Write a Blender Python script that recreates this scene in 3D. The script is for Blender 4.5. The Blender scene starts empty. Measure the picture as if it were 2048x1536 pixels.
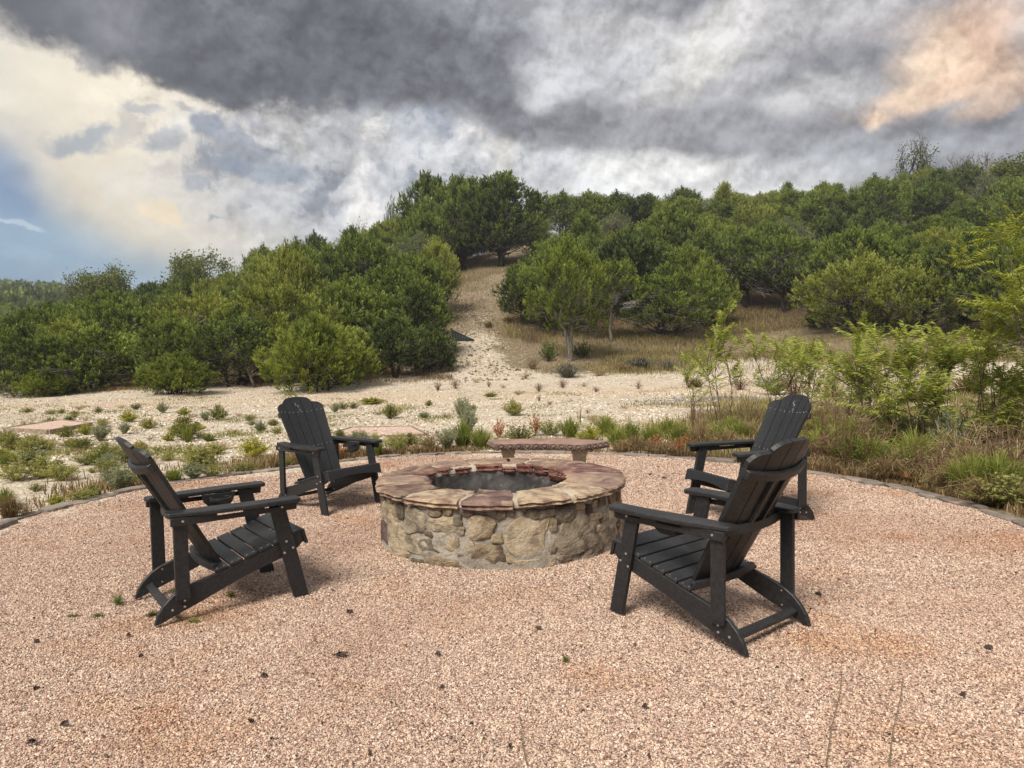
import bpy, math, random
import numpy as np
from mathutils import Vector, Matrix, noise as mnoise

R = math.radians
rng = np.random.default_rng(7)
random.seed(7)
S = bpy.context.scene
COL = S.collection

# ------------------------------------------------------------------ camera
CAM_H = 1.45
F_PX, CX, CY = 1482.4, 1024.0, 768.0
PITCH, ROLL = R(2.939), R(-1.108)
cam_d = bpy.data.cameras.new('camera')
cam = bpy.data.objects.new('camera', cam_d)
COL.objects.link(cam)
cam_d.sensor_width = 36.0
cam_d.lens = F_PX / 2048 * 36.0
cam_d.clip_start = 0.05
cam_d.clip_end = 3000
cam.matrix_world = (Matrix.Translation((0, 0, CAM_H)) @ Matrix.Rotation(R(90) - PITCH, 4, 'X')
                    @ Matrix.Rotation(ROLL, 4, 'Z'))
S.camera = cam

# ------------------------------------------------------------------ node helpers
class NT:
    def __init__(self, nt):
        self.nt = nt
    def node(self, typ, **kw):
        n = self.nt.nodes.new(typ)
        for k, v in kw.items():
            setattr(n, k, v)
        return n
    def put(self, sock, v):
        if isinstance(v, bpy.types.NodeSocket):
            self.nt.links.new(v, sock)
        elif v is not None:
            try:
                sock.default_value = v
            except Exception:
                sock.default_value = (v[0], v[1], v[2], 1.0)
    def m(self, op, a, b=None, c=None, clamp=False):
        n = self.node('ShaderNodeMath', operation=op)
        n.use_clamp = clamp
        for i, v in enumerate((a, b, c)):
            if v is not None:
                self.put(n.inputs[i], v)
        return n.outputs[0]
    def add(self, a, b): return self.m('ADD', a, b)
    def sub(self, a, b): return self.m('SUBTRACT', a, b)
    def mul(self, a, b): return self.m('MULTIPLY', a, b)
    def vm(self, op, a, b=None, scale=None):
        n = self.node('ShaderNodeVectorMath', operation=op)
        self.put(n.inputs[0], a)
        if b is not None:
            self.put(n.inputs[1], b)
        if scale is not None:
            self.put(n.inputs['Scale'], scale)
        return n.outputs[0]
    def xyz(self, v):
        n = self.node('ShaderNodeSeparateXYZ'); self.put(n.inputs[0], v)
        return n.outputs
    def comb(self, x, y, z):
        n = self.node('ShaderNodeCombineXYZ')
        for i, v in enumerate((x, y, z)):
            self.put(n.inputs[i], v)
        return n.outputs[0]
    def noise(self, vec, scale, detail=4, rough=0.55, dist=0.0, dim='3D', out=0, lac=2.0):
        n = self.node('ShaderNodeTexNoise', noise_dimensions=dim)
        self.put(n.inputs['Vector'], vec)
        n.inputs['Scale'].default_value = scale
        n.inputs['Detail'].default_value = detail
        n.inputs['Roughness'].default_value = rough
        n.inputs['Lacunarity'].default_value = lac
        n.inputs['Distortion'].default_value = dist
        return n.outputs[out]
    def voro(self, vec, scale, feature='F1', out='Distance', rand=1.0):
        n = self.node('ShaderNodeTexVoronoi', feature=feature)
        self.put(n.inputs['Vector'], vec)
        n.inputs['Scale'].default_value = scale
        n.inputs['Randomness'].default_value = rand
        return n.outputs[out]
    def mix(self, fac, a, b, blend='MIX'):
        n = self.node('ShaderNodeMix', data_type='RGBA', blend_type=blend)
        self.put(n.inputs[0], fac)
        self.put(n.inputs[6], a if isinstance(a, bpy.types.NodeSocket) else (*a[:3], 1))
        self.put(n.inputs[7], b if isinstance(b, bpy.types.NodeSocket) else (*b[:3], 1))
        return n.outputs[2]
    def sstep(self, v, lo, hi):
        n = self.node('ShaderNodeMapRange', interpolation_type='SMOOTHSTEP')
        self.put(n.inputs[0], v)
        n.inputs[1].default_value = lo; n.inputs[2].default_value = hi
        n.inputs[3].default_value = 0; n.inputs[4].default_value = 1
        return n.outputs[0]
    def lin(self, v, lo, hi, a=0, b=1):
        n = self.node('ShaderNodeMapRange')
        self.put(n.inputs[0], v)
        n.inputs[1].default_value = lo; n.inputs[2].default_value = hi
        n.inputs[3].default_value = a; n.inputs[4].default_value = b
        return n.outputs[0]
    def ramp(self, v, stops, interp='LINEAR'):
        n = self.node('ShaderNodeValToRGB')
        cr = n.color_ramp; cr.interpolation = interp
        while len(cr.elements) < len(stops):
            cr.elements.new(0.5)
        for e, (p, c) in zip(cr.elements, stops):
            e.position = p; e.color = (*c[:3], 1)
        self.put(n.inputs[0], v)
        return n.outputs[0]
    def bump(self, h, strength=0.5, dist=0.01, normal=None):
        n = self.node('ShaderNodeBump')
        n.inputs['Strength'].default_value = strength
        n.inputs['Distance'].default_value = dist
        self.put(n.inputs['Height'], h)
        if normal is not None:
            self.put(n.inputs['Normal'], normal)
        return n.outputs[0]
    def attr(self, name, out='Fac'):
        n = self.node('ShaderNodeAttribute'); n.attribute_name = name
        return n.outputs[out]

def s2l(r, g, b):
    f = lambda c: (c / 255 / 12.92) if c / 255 <= 0.04045 else ((c / 255 + 0.055) / 1.055) ** 2.4
    return (f(r), f(g), f(b))

# ------------------------------------------------------------------ world: broken storm clouds at evening
EXPOSURE = 1.6
SUN_DIR = Vector((-0.36, -0.62, 0.80)).normalized()
SUN_EL = math.asin(SUN_DIR.z)
SUN_AZ = math.atan2(SUN_DIR.x, SUN_DIR.y)
world = bpy.data.worlds.new('World')
S.world = world
world.use_nodes = True
wt = world.node_tree
wt.nodes.clear()
w = NT(wt)
tc = w.node('ShaderNodeTexCoord').outputs['Generated']
dirn = w.vm('NORMALIZE', tc)
dx, dy, dz = w.xyz(dirn)[:3]
az = w.mul(w.m('ARCTAN2', dx, dy), 180 / math.pi)
el = w.mul(w.m('ARCSINE', dz), 180 / math.pi)
sky = w.node('ShaderNodeTexSky', sky_type='NISHITA')
sky.sun_disc = False
sky.sun_elevation = SUN_EL
sky.sun_rotation = SUN_AZ
sky.air_density = 1.0
sky.dust_density = 2.0
blue = w.vm('SCALE', sky.outputs[0], scale=0.10)

def azel(px, py):
    """direction of a photograph pixel as azimuth and elevation, degrees"""
    a, b = px - CX, py - CY
    cr, sr = math.cos(ROLL), math.sin(ROLL)
    a, b = a * cr + b * sr, -a * sr + b * cr
    c, s = math.cos(PITCH), math.sin(PITCH)
    X, U = a / F_PX, -b / F_PX
    v = Vector((X, c + U * s, -s + U * c)).normalized()
    return math.degrees(math.atan2(v.x, v.y)), math.degrees(math.asin(v.z))

# domain warps, computed on the sphere of directions
n_big = w.noise(dirn, 3.0, 3, 0.5, out=1)
n_mid = w.noise(dirn, 9.0, 8, 0.62, out=1)
wb = w.vm('SUBTRACT', n_big, (0.5, 0.5, 0.5))
wm = w.vm('SUBTRACT', n_mid, (0.5, 0.5, 0.5))
base_p = w.comb(az, el, 0.0)
P_soft = w.vm('ADD', base_p, w.vm('MULTIPLY', wb, (9, 5, 0)))
P_soft = w.vm('ADD', P_soft, w.vm('MULTIPLY', wm, (4, 3, 0)))
P_ed = w.vm('ADD', base_p, w.vm('MULTIPLY', wb, (5, 3, 0)))
P_ed = w.vm('ADD', P_ed, w.vm('MULTIPLY', wm, (7.5, 6, 0)))

def blob(px, py, rx, ry, rot=0.0, soft=0.9, P=None):
    """soft elliptical patch of the sky; px size given in photograph pixels"""
    a, e = azel(px, py)
    k = 57.3 / F_PX
    mp = w.node('ShaderNodeMapping', vector_type='TEXTURE')
    w.put(mp.inputs['Vector'], P if P is not None else P_soft)
    mp.inputs['Location'].default_value = (a, e, 0)
    mp.inputs['Rotation'].default_value = (0, 0, R(rot))
    mp.inputs['Scale'].default_value = (rx * k, ry * k, 1)
    ln = w.node('ShaderNodeVectorMath', operation='LENGTH')
    w.put(ln.inputs[0], mp.outputs[0])
    return w.sstep(ln.outputs['Value'], 1.0 + soft * 0.5, 1.0 - soft * 0.5)

def over(col, mask, c, k=1.0):
    if k != 1.0:
        mask = w.mul(mask, k)
    return w.mix(mask, col, c)

# fine billows
bill = w.noise(w.vm('ADD', dirn, w.vm('SCALE', wm, scale=0.10)), 11.0, 9, 0.60)
bill2 = w.noise(w.vm('ADD', dirn, w.vm('SCALE', wb, scale=0.25)), 5.0, 7, 0.55)
# general broken overcast, the same all round
overc = w.ramp(w.m('MULTIPLY_ADD', bill2, 0.75, w.mul(bill, 0.25)),
               [(0.30, s2l(118, 120, 128)), (0.45, s2l(146, 148, 156)), (0.54, s2l(178, 180, 186)),
                (0.62, s2l(206, 207, 208)), (0.75, s2l(228, 226, 222))])
col = overc
# clear evening blue low on the left, from the sky model, tinted
bluec = w.mix(0.6, blue, w.ramp(w.lin(el, 0, 22), [(0, s2l(165, 192, 208)), (0.35, s2l(124, 160, 192)), (1, s2l(120, 150, 180))]))
leftm = w.sstep(w.add(az, w.mul(el, 0.7)), -14.0, -27.0)
lowm = w.sstep(el, 20.0, 9.0)
col = over(col, w.mul(leftm, lowm), bluec)
# glowing cream veil
cream = w.mix(bill, s2l(236, 216, 186), s2l(246, 240, 226))
SKY_BLOBS = [
    # px, py, rx, ry, rot, soft, colour, strength, edge
    (230, 270, 440, 220, -12, 0.9, s2l(236, 229, 216), 0.95, 0),
    (60, 200, 190, 150, 0, 1.0, s2l(214, 212, 208), 0.8, 0),
    (40, 480, 170, 110, -12, 1.0, s2l(132, 164, 194), 0.7, 0),
    (0, 400, 70, 100, -5, 1.1, s2l(110, 144, 186), 0.6, 0),
    (190, 515, 270, 60, -8, 1.1, s2l(158, 184, 206), 0.85, 0),
    (400, 250, 300, 130, -18, 1.1, s2l(255, 244, 222), 0.95, 0),
    (330, 410, 160, 90, -20, 1.1, s2l(236, 222, 196), 0.6, 0),
    (560, 390, 230, 130, -15, 1.2, s2l(236, 230, 220), 0.85, 0),
    (730, 360, 260, 150, -10, 1.0, s2l(186, 190, 198), 0.8, 0),
    (1250, 360, 420, 64, -4, 0.8, s2l(238, 238, 238), 0.95, 0),
    (900, 400, 260, 70, 5, 1.0, s2l(206, 208, 212), 0.8, 0),
]
for (px, py, rx, ry, rot, soft, c, k, ed) in SKY_BLOBS:
    col = over(col, blob(px, py, rx, ry, rot, soft), c, k)
# brighter and darker billows inside the veil
puff = w.sstep(bill, 0.50, 0.62)
vr = blob(700, 320, 360, 190, -10, 0.9)
col = over(col, w.mul(vr, puff), s2l(240, 236, 230), 0.75)
pd = w.sstep(bill, 0.47, 0.38)
col = over(col, w.mul(vr, pd), s2l(142, 150, 164), 0.75)
# small separate clouds on the bright veil
for (px, py, rx, ry, rot, c, k) in [
    (185, 280, 54, 17, 8, s2l(158, 170, 184), 0.75), (345, 285, 36, 17, 15, s2l(160, 168, 180), 0.7),
    (440, 250, 36, 22, -10, s2l(150, 158, 172), 0.9), (500, 335, 40, 19, -15, s2l(152, 162, 178), 0.85),
    (580, 350, 38, 24, -10, s2l(156, 166, 180), 0.85), (520, 238, 34, 15, -20, s2l(170, 172, 180), 0.8),
    (375, 215, 26, 9, -12, s2l(182, 182, 186), 0.7), (290, 220, 20, 10, 0, s2l(186, 190, 196), 0.7),
    (430, 375, 24, 12, 15, s2l(176, 184, 194), 0.7), (350, 340, 30, 10, -10, s2l(205, 200, 195), 0.6),
    (160, 110, 50, 22, -15, s2l(140, 142, 150), 0.8), (458, 437, 18, 5, 0, s2l(170, 178, 190), 0.8)]:
    col = over(col, blob(px, py, rx, ry, rot, 0.9, P=P_ed), c, k)
for (px, py, rx, ry, rot, c, k) in [
    (352, 415, 34, 13, -25, s2l(252, 234, 204), .9), (40, 445, 42, 8, -14, s2l(196, 212, 226), 0.8),
    (100, 520, 60, 10, 0, s2l(160, 190, 212), 0.6)]:
    col = over(col, blob(px, py, rx, ry, rot, 0.8, P=P_ed), c, k)
# crisp bright rims and soft contrast everywhere
rim = w.mul(w.sstep(bill, 0.54, 0.64), w.sstep(bill2, 0.42, 0.58))
col = over(col, rim, s2l(238, 237, 236), 0.55)
# the dark mass sweeping over from the upper left
dark_tone = w.ramp(w.m('MULTIPLY_ADD', bill2, 0.8, w.mul(bill, 0.2)),
                   [(0.32, s2l(96, 98, 106)), (0.5, s2l(114, 116, 124)), (0.64, s2l(150, 151, 158))])
for (px, py, rx, ry, rot, soft, k, ed) in [
    (250, 5, 480, 98, -7, 0.35, 1.0, 1), (560, 60, 420, 118, -5, 0.4, 1.0, 1), (880, 120, 300, 100, -12, 0.5, 1.0, 0),
    (440, 110, 260, 70, -12, 0.45, 1.0, 1), (1120, 235, 320, 50, -8, 0.9, 0.72, 0), (1330, 10, 260, 60, -10, 1.0, 0.7, 0)]:
    col = over(col, blob(px, py, rx, ry, rot, soft, P=P_ed if ed else P_soft), dark_tone, k)
grey_tone = w.ramp(bill2, [(0.35, s2l(134, 136, 143)), (0.62, s2l(174, 174, 179))])
for (px, py, rx, ry, rot, soft, k) in [
    (1520, 200, 330, 90, -14, 0.7, 0.95), (1300, 250, 330, 56, -4, 0.7, 0.8), (1700, 160, 180, 80, -10, 0.9, 0.8),
    (1260, 70, 130, 60, 10, 0.9, 0.8), (2020, 280, 160, 110, 0, 1.0, 0.75), (1560, 290, 200, 34, -8, 0.9, 0.7)]:
    col = over(col, blob(px, py, rx, ry, rot, soft), grey_tone, k)
# lit tops between the masses
for (px, py, rx, ry, rot, soft, c, k) in [
    (1420, 110, 150, 50, 22, 0.9, s2l(228, 226, 222), 0.95), (1190, 150, 130, 46, -5, 1.0, s2l(208, 209, 213), 0.8),
    (1030, 30, 140, 40, 0, 1.0, s2l(176, 178, 186), 0.6), (1640, 205, 90, 34, -5, 1.0, s2l(214, 214, 214), 0.7), (1250, 90, 90, 30, -12, .9, s2l(216, 216, 218), .7), (1100, 190, 60, 26, 0, .9, s2l(214, 215, 218), .7), (1480, 175, 90, 24, 18, .9, s2l(206, 206, 208), .6),
    (1620, 50, 170, 50, 0, 1.1, s2l(212, 210, 212), 0.75), (1330, 330, 160, 22, 0, .8, s2l(242, 242, 240), .8), (1960, 40, 150, 50, 0, 1.1, s2l(216, 204, 200), 0.7),
    (1750, 320, 200, 30, 0, 1.0, s2l(196, 200, 206), 0.5)]:
    col = over(col, blob(px, py, rx, ry, rot, soft), c, k)
# sunset-lit cloud on the right
orange = w.mix(w.sstep(bill, 0.38, 0.62), s2l(226, 192, 168), s2l(250, 222, 194))
for (px, py, rx, ry, rot, soft, k) in [
    (1890, 120, 90, 52, 38, 1.3, 0.85), (1955, 150, 110, 38, -10, 1.2, 0.8), (1850, 205, 100, 26, 12, 1.1, 0.75),
    (1750, 264, 24, 11, 0, 1.1, 0.8), (1965, 215, 44, 16, 25, 1.0, 0.6), (1930, 60, 110, 36, 0, 1.3, 0.35)]:
    col = over(col, blob(px, py, rx, ry, rot, soft), orange, k)
# billows catch the light from above: brighter where the cloud surface turns upwards
pw = w.vm('ADD', dirn, w.vm('SCALE', wm, scale=0.06))
e1 = w.noise(pw, 9.0, 6, 0.58); e2 = w.noise(w.vm('ADD', pw, (-0.004, 0.0, 0.018)), 9.0, 6, 0.58)
f1 = w.noise(dirn, 26.0, 4, 0.6); f2 = w.noise(w.vm('ADD', dirn, (-0.002, 0.0, 0.007)), 26.0, 4, 0.6)
veil = w.sstep(w.add(az, w.mul(el, 0.5)), -22.0, -8.0)
mod = w.m('MULTIPLY_ADD', w.sub(e1, e2), w.m('MULTIPLY_ADD', veil, 1.9, 0.55), 1.0)
mod = w.add(mod, w.mul(w.sub(f1, f2), w.m('MULTIPLY_ADD', veil, 1.1, 0.2)))
# crisp torn edges where one bank of cloud ends against a brighter one
tear = w.sstep(w.m('ABSOLUTE', w.sub(w.noise(pw, 13.0, 8, 0.60), 0.5)), 0.045, 0.0)
mod = w.add(mod, w.mul(w.mul(tear, veil), 0.07))
mod = w.m('MINIMUM', w.m('MAXIMUM', mod, 0.72), 1.30)
col = w.vm('SCALE', col, scale=mod)
bg = w.node('ShaderNodeBackground')
w.put(bg.inputs['Color'], col)
bg.inputs['Strength'].default_value = 0.5 ** EXPOSURE
wo = w.node('ShaderNodeOutputWorld')
wt.links.new(bg.outputs[0], wo.inputs['Surface'])
world.cycles.sampling_method = 'MANUAL'
world.cycles.sample_map_resolution = 256

sun_d = bpy.data.lights.new('sun', 'SUN')
sun_d.energy = 1.5
sun_d.angle = R(24)
sun_d.color = (1.0, 0.95, 0.88)
sun = bpy.data.objects.new('sun', sun_d)
COL.objects.link(sun)
sun.rotation_euler = (-SUN_DIR).to_track_quat('-Z', 'Y').to_euler()

S.view_settings.view_transform = 'Standard'
S.view_settings.look = 'None'
S.view_settings.exposure = EXPOSURE
S.view_settings.gamma = 1.0
S.view_settings.use_curve_mapping = False
S.cycles.max_bounces = 6
S.cycles.diffuse_bounces = 3
S.cycles.glossy_bounces = 2
S.cycles.transmission_bounces = 2
S.cycles.transparent_max_bounces = 4
S.cycles.volume_bounces = 0
S.cycles.use_denoising = True
S.cycles.caustics_reflective = False
S.cycles.caustics_refractive = False

# ------------------------------------------------------------------ object helpers
def tag(o, label=None, cat=None, group=None, kind=None):
    if label: o['label'] = label
    if cat: o['category'] = cat
    if group: o['group'] = group
    if kind: o['kind'] = kind
    return o

def empty(name, loc=(0, 0, 0), rz=0.0):
    o = bpy.data.objects.new(name, None)
    COL.objects.link(o)
    o.location = loc
    o.rotation_euler = (0, 0, rz)
    o.empty_display_size = 0.1
    return o

def mesh_np(name, V, F, mat=None, attrs=None, smooth=False):
    """mesh from an (n,3) array and an (m,3) or (m,4) face array or a list of faces"""
    me = bpy.data.meshes.new(name)
    V = np.asarray(V, dtype=np.float32)
    if isinstance(F, np.ndarray):
        k = F.shape[1]
        me.vertices.add(len(V))
        me.vertices.foreach_set('co', V.ravel())
        me.loops.add(F.size)
        me.loops.foreach_set('vertex_index', F.astype(np.int32).ravel())
        me.polygons.add(len(F))
        me.polygons.foreach_set('loop_start', np.arange(0, F.size, k, dtype=np.int32))
        me.update(calc_edges=True)
    else:
        me.from_pydata([tuple(v) for v in V.tolist()], [], F)
    if attrs:
        for an, vals in attrs.items():
            a = me.attributes.new(an, 'FLOAT', 'POINT')
            a.data.foreach_set('value', np.asarray(vals, dtype=np.float32))
    if smooth:
        me.polygons.foreach_set('use_smooth', np.ones(len(me.polygons), dtype=bool))
    if mat:
        me.materials.append(mat)
    me.validate()
    return me

def obj(name, me, parent=None, loc=None, rot=None, scale=None):
    o = bpy.data.objects.new(name, me)
    COL.objects.link(o)
    if parent is not None: o.parent = parent
    if loc is not None: o.location = loc
    if rot is not None: o.rotation_euler = rot
    if scale is not None: o.scale = scale
    return o

class MB:
    """collects polygons for one mesh"""
    def __init__(self):
        self.v = []; self.f = []; self.a = []
    def add(self, verts, faces, a=0.5):
        n = len(self.v)
        self.v += [tuple(p) for p in verts]
        self.f += [tuple(i + n for i in f) for f in faces]
        self.a += [a] * len(verts)
    def prism(self, poly, a0, a1, f):
        """extrude a 2-D outline from a0 to a1; f maps (u, v, w) to a point"""
        n = len(poly)
        vs = [f(u, v, a0) for u, v in poly] + [f(u, v, a1) for u, v in poly]
        fs = [tuple(range(n))[::-1], tuple(range(n, 2 * n))]
        fs += [(i, (i + 1) % n, n + (i + 1) % n, n + i) for i in range(n)]
        self.add(vs, fs)
    def tube(self, pts, rads, k=5, a=0.5):
        pts = [Vector(p) for p in pts]
        rings = []
        for i, p in enumerate(pts):
            d = (pts[min(i + 1, len(pts) - 1)] - pts[max(i - 1, 0)])
            d = d.normalized() if d.length > 1e-9 else Vector((0, 0, 1))
            s = d.cross(Vector((0.3, 0.9, 0.1)))
            if s.length < 1e-3: s = d.cross(Vector((1, 0, 0)))
            s.normalize(); t = d.cross(s)
            rings.append([p + (s * math.cos(2 * math.pi * j / k) + t * math.sin(2 * math.pi * j / k)) * rads[i] for j in range(k)])
        vs = [q for r in rings for q in r]
        fs = []
        for i in range(len(pts) - 1):
            for j in range(k):
                fs.append((i * k + j, i * k + (j + 1) % k, (i + 1) * k + (j + 1) % k, (i + 1) * k + j))
        fs.append(tuple(range(k))[::-1]); fs.append(tuple(range((len(pts) - 1) * k, len(pts) * k)))
        self.add(vs, fs, a)
    def mesh(self, name, mat, smooth=False):
        me = bpy.data.meshes.new(name)
        me.from_pydata(self.v, [], self.f)
        at_ = me.attributes.new('var', 'FLOAT', 'POINT')
        at_.data.foreach_set('value', self.a)
        if smooth:
            me.polygons.foreach_set('use_smooth', [True] * len(me.polygons))
        me.materials.append(mat)
        me.update()
        return me

def recalc(me, bevel=0.0, seg=1):
    import bmesh
    bm = bmesh.new(); bm.from_mesh(me)
    bmesh.ops.recalc_face_normals(bm, faces=bm.faces)
    if bevel > 0:
        ed = [e for e in bm.edges if e.is_manifold and e.calc_face_angle(0) > R(35)]
        bmesh.ops.bevel(bm, geom=ed, offset=bevel, segments=seg, affect='EDGES', clamp_overlap=True)
    bm.to_mesh(me); bm.free()
    return me

def smooth_rand(p, s, seed=0):
    return mnoise.noise(Vector((p[0] * s + seed * 13.1, p[1] * s - seed * 7.7, (p[2] if len(p) > 2 else 0) * s + seed * 3.3)))

# ------------------------------------------------------------------ pixels to places
def ray(px, py):
    a, b = px - CX, py - CY
    cr, sr = math.cos(ROLL), math.sin(ROLL)
    a, b = a * cr + b * sr, -a * sr + b * cr
    c, s = math.cos(PITCH), math.sin(PITCH)
    X, U = a / F_PX, -b / F_PX
    return np.array([X, c + U * s, -s + U * c])

def at_z(px, py, z=0.0):
    d = ray(px, py); k = (z - CAM_H) / d[2]
    return np.array([d[0] * k, d[1] * k, z])

# ------------------------------------------------------------------ terrain height
TPX = np.array([-900, -400, 0, 250, 400, 600, 800, 950, 1130, 1300, 1600, 1850, 2048, 2500, 3200.0])
TT = (TPX - 1024) / F_PX
TY = np.array([-50, 23, 30, 36, 50, 63, 75, 90, 120, 200, 300, 420, 620.0])
TZ = np.array([
    [0, 0, 0, 0, 0, 0, 0.2, 1.0, 4, 15, 26, 30, 20],
    [0, 0, 0, 0, 0.1, 0.2, 0.4, 1.0, 4, 15, 26, 30, 20],
    [0, 0, 0, 0, 0.3, 0.6, 1.0, 1.5, 4, 15, 27, 30, 20],
    [0, 0, 0.1, 0.3, 1.4, 2.8, 3.3, 3.0, 4, 13, 22, 25, 18],
    [0, 0, 0.2, 0.6, 2.4, 4.3, 5.0, 5.0, 5, 9, 14, 16, 10],
    [0, 0, 0.3, 0.9, 3.4, 5.9, 7.0, 7.0, 7, 6, 6, 6, 4],
    [0, 0, 0.4, 1.2, 4.2, 7.4, 9.0, 9.5, 9, 6, 4, 2, 0],
    [0, 0, 0.5, 1.45, 4.5, 8.5, 11, 12, 11.5, 8, 4, 2, 0],
    [0, 0, 0.5, 1.1, 4.3, 8.3, 12.6, 13.8, 13, 9, 5, 2, 0],
    [0, 0, 0.4, 0.9, 4.0, 8.0, 12.0, 15, 16, 12, 6, 3, 0],
    [0, 0, 0.4, 1.3, 4.3, 8.0, 12.0, 16, 18, 14, 8, 3, 0],
    [0, 0, 0.5, 1.7, 4.8, 8.6, 12.8, 17, 20, 16, 9, 4, 0],
    [0, 0, 0.6, 2.0, 5.2, 9.2, 13.5, 18, 22, 18, 10, 4, 0],
    [0, 0, 0.6, 2.0, 5.4, 9.5, 14.0, 19, 23, 19, 10, 4, 0],
    [0, 0, 0.6, 2.0, 5.4, 9.5, 14.0, 19, 23, 19, 10, 4, 0]], dtype=float)

def _table():
    ts = np.linspace(TT[0], TT[-1], 141); us = np.linspace(-2.3, math.log(621), 300)
    ys = np.exp(us)
    G = np.stack([np.interp(ts, TT, TZ[:, j]) for j in range(TZ.shape[1])], 1)
    G = np.stack([np.interp(ys, TY, G[i]) for i in range(len(ts))], 0)
    k = np.exp(-0.5 * (np.arange(-6, 7) / 2.6) ** 2); k /= k.sum()
    for _ in range(1):
        G = np.apply_along_axis(lambda r: np.convolve(np.pad(r, 6, 'edge'), k, 'valid'), 0, G)
    k = np.exp(-0.5 * (np.arange(-4, 5) / 1.3) ** 2); k /= k.sum()
    G = np.apply_along_axis(lambda r: np.convolve(np.pad(r, 4, 'edge'), k, 'valid'), 1, G)
    return ts, us, G
_ts, _us, _G = _table()

def vnoise(x, y, s, seed=0):
    """vectorised smooth value noise, about -1..1"""
    x = np.asarray(x, float) * s + seed * 17.3 + 1000; y = np.asarray(y, float) * s - seed * 9.1 + 1000
    xi = np.floor(x).astype(np.int64); yi = np.floor(y).astype(np.int64)
    fx = x - xi; fy = y - yi
    fx = fx * fx * (3 - 2 * fx); fy = fy * fy * (3 - 2 * fy)
    def h(a, b):
        n = (a * 374761393 + b * 668265263 + seed * 1442695) & 0x7fffffff
        n = (n ^ (n >> 13)) * 1274126177 & 0x7fffffff
        return ((n ^ (n >> 16)) & 0xffff) / 32767.5 - 1
    return ((h(xi, yi) * (1 - fx) + h(xi + 1, yi) * fx) * (1 - fy) + (h(xi, yi + 1) * (1 - fx) + h(xi + 1, yi + 1) * fx) * fy)

def ground_z(x, y):
    x = np.asarray(x, float); y = np.asarray(y, float)
    yy = np.clip(y, 0.12, 620)
    t = np.clip(x / np.maximum(yy, 8.0), _ts[0], _ts[-1])
    u = np.log(yy)
    a = (t - _ts[0]) / (_ts[1] - _ts[0]); b = (u - _us[0]) / (_us[1] - _us[0])
    ai = np.clip(a.astype(int), 0, len(_ts) - 2); bi = np.clip(b.astype(int), 0, len(_us) - 2)
    fa = a - ai; fb = np.clip(b - bi, 0, 1)
    z = (_G[ai, bi] * (1 - fa) * (1 - fb) + _G[ai + 1, bi] * fa * (1 - fb) + _G[ai, bi + 1] * (1 - fa) * fb + _G[ai + 1, bi + 1] * fa * fb)
    far = np.clip((y - 24) / 20, 0, 1)
    z = z + far * (0.35 * vnoise(x, y, 0.12, 1) + 0.10 * vnoise(x, y, 0.5, 2))
    near = np.clip((np.hypot(x + .28, y - 5.8) - 4.4) / 2.0, 0, 1)
    z = z + near * (0.05 * vnoise(x, y, 0.35, 3) + 0.02 * vnoise(x, y, 1.3, 4)) + 0.01 * near
    return z

def gz(x, y):
    return float(ground_z(np.array([x]), np.array([y]))[0])

def at(px, py):
    """where the sight line of a photograph pixel meets the ground"""
    d = ray(px, py)
    k = np.concatenate([np.arange(2, 40, 0.1), np.arange(40, 500, 0.5)])
    P = d[None, :] * k[:, None] + np.array([0, 0, CAM_H])
    below = P[:, 2] < ground_z(P[:, 0], P[:, 1])
    i = int(np.argmax(below)) if below.any() else len(k) - 1
    return P[i]

# ------------------------------------------------------------------ patio ring
RC = np.array([-0.28, 5.79])
_ring_px = [(0, 1052), (100, 1022), (200, 993), (300, 974), (420, 957), (550, 940), (780, 914), (900, 908), (1000, 906), (1150, 907),
            (1300, 914), (1450, 925), (1640, 948), (1800, 978), (1900, 1005), (2048, 1045)]
_rp = np.array([at_z(*p)[:2] for p in _ring_px]) - RC
_ra = np.arctan2(_rp[:, 1], _rp[:, 0]); _rr = np.hypot(_rp[:, 0], _rp[:, 1])
_o = np.argsort(_ra); _ra = _ra[_o]; _rr = _rr[_o]
_ra = np.concatenate([[-math.pi / 2 - .6, -math.pi / 2 + .6], _ra, [_ra[-1] + .9]]) if False else _ra
def ring_r(th):
    th = (np.asarray(th) + math.pi / 2) % (2 * math.pi) - math.pi / 2     # -90..270 degrees
    A = np.concatenate([[-math.pi / 2], _ra, [3 * math.pi / 2]]); Rr = np.concatenate([[4.2], _rr, [4.2]])
    s = 0
    for d, wgt in ((-.16, .2), (-.08, .2), (0, .2), (.08, .2), (.16, .2)):
        s = s + wgt * np.interp(th + d, A, Rr)
    return s

# ------------------------------------------------------------------ zone helpers on the ground
_trail_px = [(1000, 800, 2.6), (975, 740, 1.9), (960, 690, 1.6), (950, 640, 1.5), (952, 600, 1.6), (975, 555, 2.0), (1040, 515, 2.4), (1130, 478, 3.2)]
_tr = np.array([list(at(a, b)[:2]) + [r] for a, b, r in _trail_px])
def trail_d(x, y):
    """distance to the trail's centre line divided by its half width"""
    x = np.asarray(x, float); y = np.asarray(y, float)
    best = np.full(x.shape, 1e9)
    for i in range(len(_tr) - 1):
        a, b = _tr[i], _tr[i + 1]
        ab = b[:2] - a[:2]; L = ab @ ab
        k = np.clip(((x - a[0]) * ab[0] + (y - a[1]) * ab[1]) / L, 0, 1)
        d = np.hypot(x - a[0] - k * ab[0], y - a[1] - k * ab[1]) / (a[2] + k * (b[2] - a[2]))
        best = np.minimum(best, d)
    return best

# ================================================================== materials
def new_mat(name):
    m = bpy.data.materials.new(name)
    m.use_nodes = True
    m.node_tree.nodes.clear()
    n = NT(m.node_tree)
    out = n.node('ShaderNodeOutputMaterial')
    return m, n, out

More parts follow.
